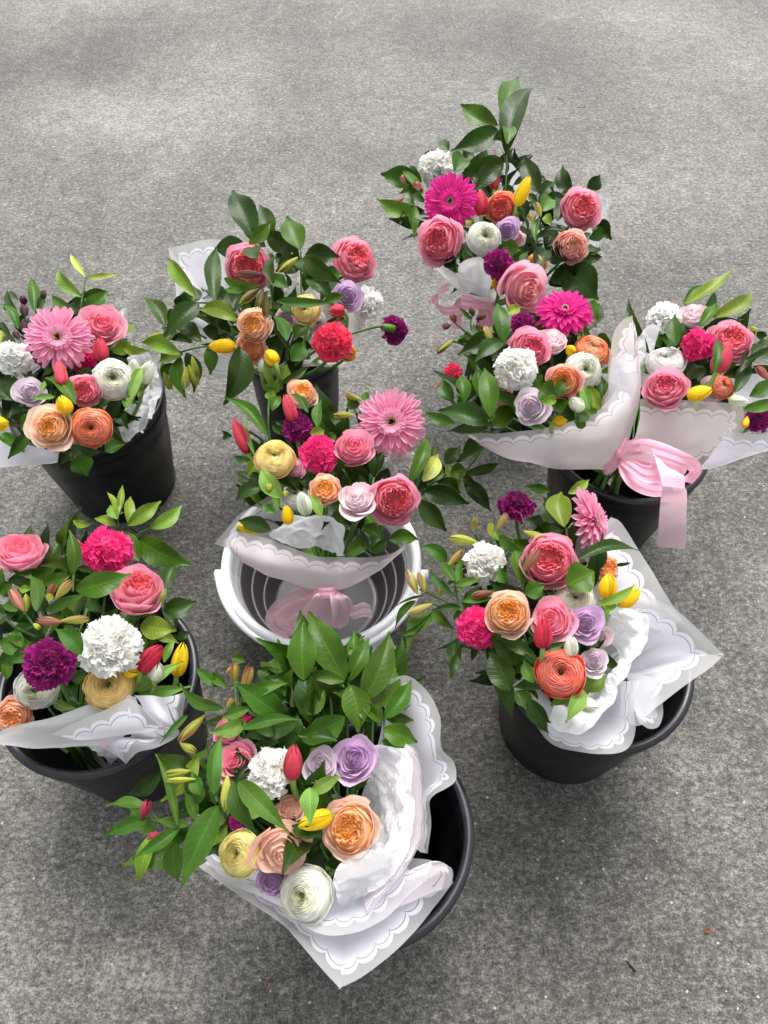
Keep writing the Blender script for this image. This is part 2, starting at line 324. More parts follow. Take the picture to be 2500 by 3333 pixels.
# ------------------------------------------------------------ flower heads (unit size, opening along +Z)
def bez(P, t):
    P = np.asarray(P, float); t = t[:, None]
    return (1-t)**3*P[0]+3*(1-t)**2*t*P[1]+3*(1-t)*t*t*P[2]+t**3*P[3]
def cup_petal(mb, rng, ctrl, phi, W, c0, c1, nu=9, nv=8, round_=.25, ruf=.03, rf=2.0, notch=0, tilt=0, wtip=1.0, edgec=None, pw=2.4):
    """a petal on a surface of revolution; ctrl four (r,z) points, half angle W at the belly"""
    u = np.linspace(-1, 1, nu); v = np.linspace(0, 1, nv)
    ph1, ph2 = rng.uniform(0, 6.3, 2); P = np.zeros((nv, nu, 3)); C = np.zeros((nv, nu, 3)); sk = rng.uniform(-.25, .25)
    for j, uu in enumerate(u):
        vm = 1-round_*abs(uu)**pw-notch*math.exp(-(uu*6)**2)+.02*math.sin(7*uu+ph1)
        q = bez(ctrl, v*vm)
        ruff = 1+ruf*np.sin(rf*uu*3+ph1+v*1.5)*v**1.5*1.5+ruf*.6*np.sin(rf*uu*7+ph2)*v**3
        wv = W*(.55+.45*np.minimum(1, v*2.2))*(1-(1-wtip)*v**2)
        a = phi+uu*wv+sk*v*.3
        r = q[:, 0]*ruff
        P[:, j, 0] = r*np.cos(a); P[:, j, 1] = r*np.sin(a); P[:, j, 2] = q[:, 1]+ruf*.8*np.sin(rf*uu*4+ph2)*v**2+tilt*v*uu
        t = v[:, None]; C[:, j] = c0*(1-t)+c1*t
        if edgec is not None:
            e = np.clip((v*1.0-.82)/.18, 0, 1)[:, None]*.8; C[:, j] = C[:, j]*(1-e)+edgec*e
    C = C*rng.uniform(.93, 1.05)
    mb.grid(P, np.clip(C, 0, 1), pu=np.broadcast_to(u, (nv, nu)))

def gap_floor(mb, prof, col, dark=.92):  # added petal-coloured dome, no real flower part: brightens the dark gaps between petals
    a = np.linspace(0, 2*math.pi, 18, endpoint=False)
    mb.grid([[(q[0]*math.cos(t), q[0]*math.sin(t), q[1]) for t in a] for q in prof], np.clip(col*dark, 0, 1), closed=True, pu=np.zeros((len(prof), 18)))
def head_rose(mb, rng, outer, inner, edge=None, N=26, flare=.35, full=False, tall=1.0):
    ga = 2.399963; phi = rng.uniform(0, 6.3)
    for k in range(N):
        t = k/(N-1); phi += ga+rng.uniform(-.2, .2)
        R = 1-.93*t**.85; R *= rng.uniform(.96, 1.04)
        zt = (.22+.42*t**.7)*tall+rng.uniform(-.04, .04); fl = flare*(1-t)**2
        if t < .18: zt -= .22*rng.uniform(.3, 1)
        ctrl = [(.1*R, -.85*tall+.25*t), (1.08*R, -.85*tall+.35*t), ((.82 if t > .1 else .9)*R, -.05+zt*.6), ((.94-.12*t+fl)*R, zt)]
        if t < .45: ctrl[3] = ((.98+fl)*R, zt-.05); 
        c = outer*(1-t)+inner*t
        cup_petal(mb, rng, ctrl, phi, math.radians(62-10*t), c*.97, c if edge is None else c*.6+edge*.4, round_=.2+.08*rng.random(), ruf=.035+.02*t, rf=1.2, edgec=edge if t < .5 else None, nu=11)
    gap_floor(mb, [(.78, -.3), (.74, -.02), (.5, .10), (.3, .22), (.14, .34), (.001, .38)], outer*.5+inner*.5)
def head_garden(mb, rng, outer, inner, edge=None, N=19, M_=54, flare=.25, depth_=.0, tall=1.0):
    """cupped garden rose: smooth outer petals round a mass of ruffled inner ones"""
    ga = 2.399963; phi = rng.uniform(0, 6.3)
    for k in range(N):
        t = k/(N-1); phi += ga+rng.uniform(-.15, .15); R = 1-.44*t
        zt = (.02+.45*t)*tall+rng.uniform(-.05, .05); fl = flare*(1-t)**1.5
        if t < .2: zt -= .15
        ctrl = [(.1, -.85*tall), (1.1*R, -.85*tall), (1.02*R, -.1), ((.92+fl)*R, zt)]
        c = outer*(1-t*.35)+inner*t*.35
        cup_petal(mb, rng, ctrl, phi, math.radians(50), c*.97, c, round_=.22, ruf=.035, rf=1.3, edgec=edge, nu=11)
    hr = rng.uniform(.50, .64); cx, cy = rng.uniform(-.06, .06, 2); V0 = len(mb.V)
    gap_floor(mb, [(.80, -.35), (.74, .0), (hr*.95, .20), (hr*.5, .22), (.001, .22)], outer*.35+inner*.65)
    for k in range(M_):
        t = k/(M_-1); phi += ga+rng.uniform(-.4, .4); R = hr*(1-t**.8)+.06; R *= rng.uniform(.85, 1.12)
        zt = (.44-.12*t+rng.uniform(-.05, .05)-depth_*t)*tall
        ctrl = [(.4*R, zt-.34), (.85*R, zt-.30), (1.0*R, zt-.16), (.90*R, zt)]
        f = min(1, .35+t*1.1); c = outer*(1-f)+inner*f
        cup_petal(mb, rng, ctrl, phi, math.radians(rng.uniform(28, 48)), inner, c*rng.uniform(.9, 1.05), round_=.22, ruf=.09, rf=2.1, nu=11, nv=6, tilt=rng.uniform(-.12, .12), notch=.12)
def head_ranunculus(mb, rng, outer, inner, edge=None, N=74, eye=(.25, .35, .06), openn=.0):
    ga = 2.399963; phi = rng.uniform(0, 6.3); eye = np.array(eye)
    for k in range(N):
        t = k/(N-1); phi += ga+rng.uniform(-.15, .15); R = 1-.9*t**.92; R *= rng.uniform(.975, 1.025)
        zt = .02+.50*math.sin(min(1, t*1.1)*math.pi*.5)-.20*t**3*(1+openn); zt += rng.uniform(-.012, .012)
        tip = .90-.12*t
        if t < .1: tip = 1.0; zt -= .2
        ctrl = [(.08*R, -.72), (1.12*R, -.70+.25*t), (1.04*R, .02+zt*.5), (tip*R, zt+.04)]
        c = outer*(1-t)+inner*t
        if t > .90: c = c*.5+eye*.5
        cup_petal(mb, rng, ctrl, phi, math.radians(58), c*.9, c, round_=.16, ruf=.026, rf=1.5, edgec=(c*.5+.5 if edge is None else edge*.6+.4), nu=11, nv=8)
    gap_floor(mb, [(.92, -.2), (.88, .0), (.72, .18), (.5, .30), (.3, .30), (.12, .20), (.001, .2)], outer*.5+inner*.5)
    a = np.linspace(0, 2*math.pi, 10, endpoint=False)
    rings = [[(r*math.cos(q), r*math.sin(q), z) for q in a] for r, z in ((.11, .1), (.10, .24), (.06, .30), (.001, .31))]
    mb.grid(rings, eye*.5, closed=True, pu=np.zeros((4, 10)))
def head_carnation(mb, rng, col, inner=None, edge=None, N=62, nu=15, nv=7):
    ga = 2.399963; phi = rng.uniform(0, 6.3); inner = col if inner is None else inner
    for k in range(N):
        t = k/(N-1); phi += ga+rng.uniform(-.5, .5)
        el = math.radians(-22+104*t**.8+rng.uniform(-14, 14)); L = (1.0-.42*t)*rng.uniform(.86, 1.08)
        Wd = (.62-.2*t)*rng.uniform(.8, 1.15); u = np.linspace(-1, 1, nu); v = np.linspace(0, 1, nv)
        ax = np.array([math.cos(phi)*math.cos(el), math.sin(phi)*math.cos(el), math.sin(el)])
        side = nrm(np.array([-math.sin(phi), math.cos(phi), 0])+ax*rng.uniform(-.2, .2)); nn = nrm(np.cross(ax, side)); rot = rng.uniform(-1.2, 1.2)
        side, nn = side*math.cos(rot)+nn*math.sin(rot), nn*math.cos(rot)-side*math.sin(rot)
        p1, p2 = rng.uniform(0, 6.3, 2); am = rng.uniform(.08, .17)
        P = np.zeros((nv, nu, 3)); teeth = .05*(np.arange(nu) % 2)+.05*rng.random(nu)
        for i, vv in enumerate(v):
            for j, uu in enumerate(u):
                l = L*(vv*(1-.16*uu*uu)-teeth[j]*(vv > .9)); wd = Wd*vv**1.3
                off = am*math.sin(uu*5.5+p1)*vv**2+am*.7*math.sin(uu*11+p2)*vv**3+(-.20*(1-t)*vv**2)
                P[i, j] = np.array([0, 0, -.35])+ax*l*(1.12)+side*uu*wd+nn*off
        c = (col*(1-t)+inner*t)*rng.uniform(.9, 1.06); C = np.zeros((nv, nu, 3)); C[:] = c
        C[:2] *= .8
        if edge is not None: C[-1] = C[-1]*.5+edge*.5
        mb.grid(P, np.clip(C, 0, 1), pu=np.broadcast_to(u, (nv, nu)))
    gap_floor(mb, [(.5, -.35), (.62, -.1), (.5, .12), (.28, .24), (.001, .28)], col*.5+inner*.5, .85)
def head_gerbera(mb, rng, col, tipc, innerc):
    for ring, (n, L, z0, el, wd) in enumerate(((24, 1.0, -.10, -.02, .092), (22, .93, -.04, .08, .088), (19, .76, .0, .18, .075), (26, .42, .03, .42, .045), (30, .32, .05, .7, .03))):
        for k in range(n):
            phi = 2*math.pi*(k+.5*(ring % 2))/n+rng.uniform(-.06, .06); l = L*rng.uniform(.93, 1.04); e = el+rng.uniform(-.06, .06)
            d = np.array([math.cos(phi), math.sin(phi), 0]); s = np.array([-math.sin(phi), math.cos(phi), 0]); tw = rng.uniform(-.3, .3)
            nv, nu = 9, 5; v = np.linspace(0, 1, nv); u = np.linspace(-1, 1, nu); P = np.zeros((nv, nu, 3)); C = np.zeros((nv, nu, 3)); dr = rng.uniform(.05, .16)
            for i, vv in enumerate(v):
                wv = wd*(.35+.65*min(1, vv*1.7))*math.sqrt(max(0, 1-max(0, (vv-.72)/.30)**2.2)); r = .12+(l-.12)*vv
                for j, uu in enumerate(u):
                    z = z0+e*r-dr*r*r+.055*wd/.1*(abs(uu)-.4)*.9*(1 if ring < 3 else 0)+.03*abs(math.sin(uu*4.7))+tw*uu*wv
                    P[i, j] = d*r+s*uu*wv+np.array([0, 0, z])
                t = vv**1.4; C[i] = (innerc if ring > 2 else col)*(1-t)+tipc*t if ring < 3 else innerc*(1-.5*t)+tipc*.5*t
            C *= rng.uniform(.9, 1.05)
            mb.grid(P, np.clip(C, 0, 1), pu=np.broadcast_to(u, (nv, nu)))
def head_gerbera_centre(mb, rng, ring1, ring2, eye):
    a = np.linspace(0, 2*math.pi, 20, endpoint=False)
    mb.grid([[(r*math.cos(q), r*math.sin(q), z) for q in a] for r, z in ((.27, -.02), (.25, .07), (.15, .09), (.07, .05), (.001, .04))], np.array([[ring2]*20, [ring2*.8]*20, [ring1*.6]*20, [eye]*20, [eye]*20]), closed=True, pu=np.zeros((5, 20)))
    for k in range(330):
        r = .27*math.sqrt(rng.random()); q = rng.uniform(0, 6.3)
        c = eye if r < .075 else (ring1 if r < .17 else ring2); h = .05 if r < .075 else .10
        b = np.array([r*math.cos(q), r*math.sin(q), .05]); tp = b+np.array([math.cos(q)*(r-.1)*.25, math.sin(q)*(r-.1)*.25, h])+rng.normal(0, .008, 3)
        mb.tube([b, tp], .008, .011, seg=4, col=np.clip(c*rng.uniform(.8, 1.2), 0, 1), pu=0)
def head_tulip(mb, rng, c0, c1, tall=1.35, open_=0.0):
    for k in range(6):
        inner = k % 2; phi = k*math.pi/3+rng.uniform(-.08, .08); s = .88 if inner else 1.0
        ctrl = [(.08, -tall), (1.12*s, -tall*1.02), (.98*s, tall*.45), ((.16+open_)*s, tall*rng.uniform(.93, 1.03))]
        cup_petal(mb, rng, ctrl, phi, math.radians(52), c0*(.72 if inner else 1), c1*(.72 if inner else 1), edgec=np.clip(c1*1.12+.02, 0, 1), round_=.32, ruf=.018, rf=1, nu=11, nv=12, wtip=.72, pw=1.5)
def head_bud(mb, rng, c0, c1, tall=2.6):
    for k in range(6):
        phi = k*math.pi/3+rng.uniform(-.1, .1); s = .9+.12*(k % 2)
        c = c1*rng.uniform(.6, 1) if k % 2 else c1*.2+c0*.8
        ctrl = [(.12, -tall), (.35*s, -tall*.7), (1.30*s, tall*.25), (.10+.30*rng.random(), tall*rng.uniform(.82, 1.08))]
        cup_petal(mb, rng, ctrl, phi, math.radians(38), c0, c*rng.uniform(.7, 1.2), round_=.2, ruf=.03, rf=1, nu=7, nv=10, wtip=.6)

def orient(me_data, P, axis, R, spin, zs=1.0):
    V, F, C, A = me_data; z = nrm(axis); x = nrm(np.cross([.21, .95, .13], z)); y = np.cross(z, x)
    c, s = math.cos(spin), math.sin(spin); x2 = x*c+y*s; y2 = y*c-x*s
    return (V[:, :1]*x2+V[:, 1:2]*y2+V[:, 2:3]*zs*z)*R

# ------------------------------------------------------------ leaves
def leaf(mb, rng, B, T, w, col, nrmv=None, bow=.12, fold=.25, serr=.03, curl=0.0, shape=.85, twist=0.0):
    B = np.asarray(B, float); T = np.asarray(T, float); L = np.linalg.norm(T-B); d = nrm(T-B)
    up = nrm(nrmv if nrmv is not None else tocam(B)); up = nrm(up-d*np.dot(up, d)); s = np.cross(d, up)
    nv, nu = 22, 7; v = np.linspace(0, 1, nv); u = np.linspace(-1, 1, nu)
    P = np.zeros((nv, nu, 3)); sb = rng.uniform(-.10, .10); wv_ph = rng.uniform(0, 6.3)
    for i, vv in enumerate(v):
        ww = w*.5*max(0, math.sin(math.pi*min(1, vv**shape)))**(.8+.55*vv)*(1-.1*vv)
        if vv > .93: ww = w*.5*(1-vv)/.07*.22
        if vv < .03: ww = .0008
        if serr and 0.1 < vv < .93: ww *= 1+serr*(i % 2)
        tw = twist*vv; ss = s*math.cos(tw)+up*math.sin(tw); uu_ = up*math.cos(tw)-s*math.sin(tw)
        c = B+d*L*vv*(1-.10*curl*vv)+up*(bow*L*math.sin(math.pi*vv)-curl*L*vv*vv*.45)+s*sb*L*math.sin(math.pi*vv)
        for j, q in enumerate(u):
            P[i, j] = c+ss*q*ww+uu_*(abs(q)**1.3*ww*fold*1.6+.05*w*math.sin(vv*11+wv_ph+q)*q*q)
    k = rng.uniform(.78, 1.2); g = np.clip(col*k*np.array([rng.uniform(.85, 1.2), 1, rng.uniform(.8, 1.1)]), 0, 1)
    mb.grid(P, g, lu=np.broadcast_to(u, (nv, nu)), lv=np.broadcast_to(v[:, None], (nv, nu)))

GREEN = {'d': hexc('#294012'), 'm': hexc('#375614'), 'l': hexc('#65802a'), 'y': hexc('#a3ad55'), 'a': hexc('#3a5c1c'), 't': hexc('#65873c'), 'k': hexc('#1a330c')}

# ------------------------------------------------------------ sheets
def sheet(name, rows, mat, parent, conv, nu=44, nv=30, edges='t', wrinkle=.004, seed=0, wf=14, crease=0.0, thick=0, label=None, edge_wave=0.0, corners=(), smooth=True):
    if corners:
        rr = []
        for ri, row in enumerate(rows):
            q = []; fr = min(.5, .08+.2*ri)
            for i, p in enumerate(row):
                if i in corners and i: q.append(tuple(p[k]+(row[i-1][k]-p[k])*fr for k in range(3)))
                q.append(p)
                if i in corners and i < len(row)-1: q.append(tuple(p[k]+(row[i+1][k]-p[k])*fr for k in range(3)))
            rr.append(q)
        rows = rr
    G = np.array([[conv(*p) for p in r] for r in rows]); G = catmull(G, nv); G = np.swapaxes(catmull(np.swapaxes(G, 0, 1), nu), 0, 1)
    du = np.gradient(G, axis=1); dv = np.gradient(G, axis=0); N = np.cross(du, dv); N /= (np.linalg.norm(N, axis=2, keepdims=True)+1e-9)
    for i in range(nv):
        for j in range(nu):
            p = Vector(G[i, j])+Vector((seed*3.1, seed*1.7, 0)); a = noise.noise(p*wf)*wrinkle+noise.noise(p*wf*2.7)*wrinkle*.4
            if crease: a += (1-abs(noise.noise(p*wf*.8))*3.2)*crease*.5+(abs(noise.noise(p*wf*2.3+Vector((7, 3, 1)))))*crease
            if edge_wave: a += edge_wave*math.sin(j/nu*19+seed)*(1-i/nv)**2
            G[i, j] += N[i, j]*a
    E = []
    if 'l' in edges: E.append(G[::-1, 0])
    if 't' in edges: E.append(G[0])
    if 'r' in edges: E.append(G[:, -1])
    if 'b' in edges: E.append(G[-1, ::-1])
    if E:
        E = np.concatenate(E); D = catmull(E, 500) if len(E) < 250 else E
        seg = np.r_[0, np.cumsum(np.linalg.norm(np.diff(D, axis=0), axis=1))]
        X = G.reshape(-1, 3); dd = np.linalg.norm(X[:, None]-D[None], axis=2); ix = dd.argmin(1); ed = dd.min(1); es = seg[ix]
        # the discrete edge samples give steps in s: refine by projecting on the neighbouring segment
        i2 = np.clip(ix, 1, len(D)-2); tv = D[i2+1]-D[i2-1]; tl = np.linalg.norm(tv, axis=1)+1e-9
        es = seg[i2]+np.einsum('ij,ij->i', X-D[i2], tv)/tl
    else: ed = np.full(nu*nv, 9.0); es = np.zeros(nu*nv)
    mb = MB(); L0 = np.array(parent.location) if parent else np.zeros(3)
    mb.grid(G-L0, None, ed=ed, es=es)
    o = mb.build(name, mat, parent, smooth=smooth)
    if thick:
        md = o.modifiers.new('thickness', 'SOLIDIFY'); md.thickness = thick; md.offset = 0
    if label: o['label'] = label
    return o

# ------------------------------------------------------------ ribbon strip
def ribbon(name, pts, width, mat, parent, conv, side=None, n=40, label=None, widths=None, mbx=None, pleat=.05):
    """strip following pts (x,y,z); side vectors given in screen px (sx,sy) per point"""
    P = catmull([conv(*p[:3]) for p in pts], n)
    if side is None:
        S = []
        T = np.gradient(P, axis=0)
        for i in range(n): S.append(nrm(np.cross(T[i], tocam(P[i]))))
        S = np.array(S)
    else:
        S = catmull([nrm(s[0]*RT-s[1]*UP+s[2]*FW) for s in side], n); S = np.array([nrm(a) for a in S])
    Wd = catmull(np.array(widths), n) if widths is not None else np.full(n, width)
    L0 = np.array(parent.location); u = np.linspace(-.5, .5, 17); TT = np.gradient(P, axis=0); NN = [nrm(np.cross(TT[i], S[i])) for i in range(n)]
    G = np.array([[P[i]+S[i]*Wd[i]*q+NN[i]*Wd[i]*pleat*(math.sin(q*13+i*.08)*.7+math.sin(q*29+i*.15)*.3)-L0 for q in u] for i in range(n)])
    mb = mbx or MB(); mb.grid(G)
    if mbx is None: 
        o = mb.build(name, mat, parent)
        if label: o['label'] = label
        return o

# ------------------------------------------------------------ ground
mbg = MB(); mbg.grid([[(-40, -40, 0), (40, -40, 0)], [(-40, 60, 0), (40, 60, 0)]])
tag(mbg.build('concrete_ground', M['concrete'], smooth=False), kind='structure')

# ------------------------------------------------------------ buckets
def lathe(mb, prof, seg=96, cx=0, cy=0):
    a = np.linspace(0, 2*math.pi, seg, endpoint=False)
    mb.grid([[(cx+r*math.cos(q), cy+r*math.sin(q), z) for q in a] for r, z in prof], closed=True)
def black_bucket(px, py, label, rt=.13, rb=.10, h=.24, group='black plastic flower buckets'):
    P = at(px*1.507, py*1.507, h); t = empty('bucket', (P[0], P[1], 0)); tag(t, label, 'bucket', group)
    mb = MB()
    lathe(mb, [(.001, .004), (rb-.012, .004), (rb-.004, .0), (rb, .004), (rb+.001, .02), (rb+(rt-rb)*.5, h*.5), (rt-.006, h*.86), (rt-.002, h*.865), (rt-.001, h-.008), (rt-.005, h-.004), (rt-.006, h*.8), (rb+(rt-rb)*.5-.005, h*.5), (rb-.005, .018), (rb-.02, .010), (.001, .010)])
    mb.build('bucket_body', M['black'], t)
    mb = MB(); q = [(rt-.004+.0065*math.cos(a), h-.002+.0055*math.sin(a)) for a in np.linspace(0, 2*math.pi, 13)]
    lathe(mb, q); mb.build('rim', M['blackrim'], t)
    # two moulded lugs that take a bail handle
    return P[0], P[1]
black_bucket(188, 862, 'black plastic bucket at the far left edge, under the pink gerbera bouquet', rt=.130, h=.235)
black_bucket(630, 745, 'narrow black bucket whose bouquet sprawls over its rim with a lone magenta carnation', rt=.088, rb=.070, h=.25)
black_bucket(1357, 950, 'black bucket behind the hanging pink satin ribbon, shared by two bouquets', rt=.129, rb=.094)
black_bucket(212, 1467, 'black bucket at the lower left with its dark empty near side showing')
black_bucket(783, 1790, 'black bucket nearest the viewer, under the large folded white paper')
black_bucket(1284, 1420, 'black bucket right of the white pail, with a square sheet of paper over its rim')
black_bucket(1178, 742, 'narrow black bucket hidden behind the white carnation bouquet', rt=.070, rb=.058, h=.20)

P = at(694*1.507, 1205*1.507, .15); pail = empty('collapsible_pail', (P[0], P[1], 0)); tag(pail, 'white and grey collapsible pail in the middle, bouquet with a hanging pink bow', 'bucket')
rt, h = .160, .15
mb = MB(); prof = [(.09, .012)]
steps = 3; r0, r1 = .092, .140
outer = [(.001, .0), (r0-.01, 0), (r0, .006)]
inner = []
for k in range(steps):
    ra = r0+(r1-r0)*k/steps; rb_ = r0+(r1-r0)*(k+1)/steps; za = .012+.095*k/steps; zb = .012+.095*(k+1)/steps
    inner += [(ra, za+.002), (ra+.004, za+.006), (rb_-.006, zb-.006), (rb_-.001, zb-.003)]
lathe(mb, outer+[(r+.003, z) for r, z in inner]+[(r1+.004, .11)]+[(r1, .11)]+inner[::-1]); mb.build('folding_wall', M['greyrubber'], pail)
for k in range(steps):
    rb_ = r0+(r1-r0)*(k+1)/steps; zb = .012+.095*(k+1)/steps
    mb = MB(); lathe(mb, [(rb_-.0025+.0022*math.cos(a), zb-.004+.003*math.sin(a)) for a in np.linspace(0, 2*math.pi, 9)]); mb.build('wall_band', M['greyband'], pail)
mb = MB(); lathe(mb, [(.001, .004), (r0+.001, .004), (r0+.001, .010), (r0-.006, .014), (r0-.012, .011), (.001, .011)]); mb.build('base_disc', M['greydisc'], pail)
mb = MB(); lathe(mb, [(r1+.002, .098), (r1+.007, .095), (r1+.010, .10), (r1+.012, .118), (rt-.003, .122), (rt, .126), (rt+.001, .146), (rt-.002, .150), (rt-.009, .1505), (rt-.013, .147), (rt-.015, .128), (r1+.001, .112), (r1-.002, .105), (r1+.002, .098)]); mb.build('rim', M['white'], pail)
# bail handle folded down round the outside of the rim
a = np.linspace(math.radians(188), math.radians(352), 60); mb = MB()
mb.tube([((rt+.006)*math.cos(q), (rt+.004)*math.sin(q), .146-.008*math.sin((q-math.radians(188))/math.radians(164)*math.pi)) for q in a], .0055, seg=8); mb.build('bail_handle', M['white'], pail)
for sx in (-1, 1):
    mb = MB(); mb.tube([(sx*(rt-.002), -.020, .128), (sx*(rt+.012), -.020, .128)], .010, seg=12); mb.build('handle_pivot', M['white'], pail)
q0 = math.radians(-57); mb = MB()
g = []
for r, z in ((rt-.004, .116), (rt+.030, .106), (rt+.033, .102), (rt+.028, .099), (rt-.004, .108)):
    g.append([(r*math.cos(q0+e*(1-.25*(r > rt+.01))), r*math.sin(q0+e*(1-.25*(r > rt+.01))), z) for e in np.linspace(-.17, .17, 9)])
mb.grid(g); mb.build('pull_tab', M['white'], pail)

# ------------------------------------------------------------ colours
K = {k: hexc(v) for k, v in dict(pink='#f390ab', pinkd='#ee5c78', coral='#f4646a', coralin='#ee3a40', salmon='#ef8f86', peach='#fccdb2', peachin='#ffb838', peachy='#fab498', apricot='#ffb45a',
    lav='#c69bc6', lavin='#ad7fb4', lavp='#dccbd6', lavpin='#c2a2b8', white='#f6f6f0', cream='#eef0c4', ivory='#f3f1e4', yel='#fff09c', yelin='#f8ec60', gold='#ffd684', oran='#f88f48', oranin='#f07838', redo='#fb4a24', redoin='#f28a60',
    hot='#f22c80', mag='#9d1170', magd='#7c0c58', carn='#f03a5e', wine='#6d0f55', gp='#f07aa8', gpt='#f9aecb', gh='#cf0f78', ght='#ee2e9c', tyel='#fddc14', tyeld='#fbcf10', tred='#cf2f48', tredt='#e8566a', twh='#f1f4e6', twhb='#dbe6b8',
    bbr='#a06a52', bgr='#b9bf4e', bre='#b03a50', bdk='#4a2028', bpk='#c98a78', blush='#f1cfd3').items()}
for _k in K:      # real petals are paler than the layered head looks: light bounces between them many times
    if _k in ('hot', 'mag', 'magd', 'carn', 'gh', 'ght', 'gp', 'gpt', 'wine'): K[_k] = K[_k]**.85
    elif _k in ('oran', 'oranin', 'redo'): pass
    elif _k in ('redoin', 'apricot', 'peachin', 'gold', 'yel', 'yelin', 'coral', 'coralin', 'pinkd'): K[_k] = K[_k]**.78
    elif _k[:2] in ('tr', 'ty', 'tw') or _k in ('bbr', 'bgr', 'bre', 'bdk', 'bpk'): pass
    else: K[_k] = K[_k]**.62
ST = hexc('#5d8440'); STD = hexc('#3f5a2c'); STL = hexc('#8fae5e')

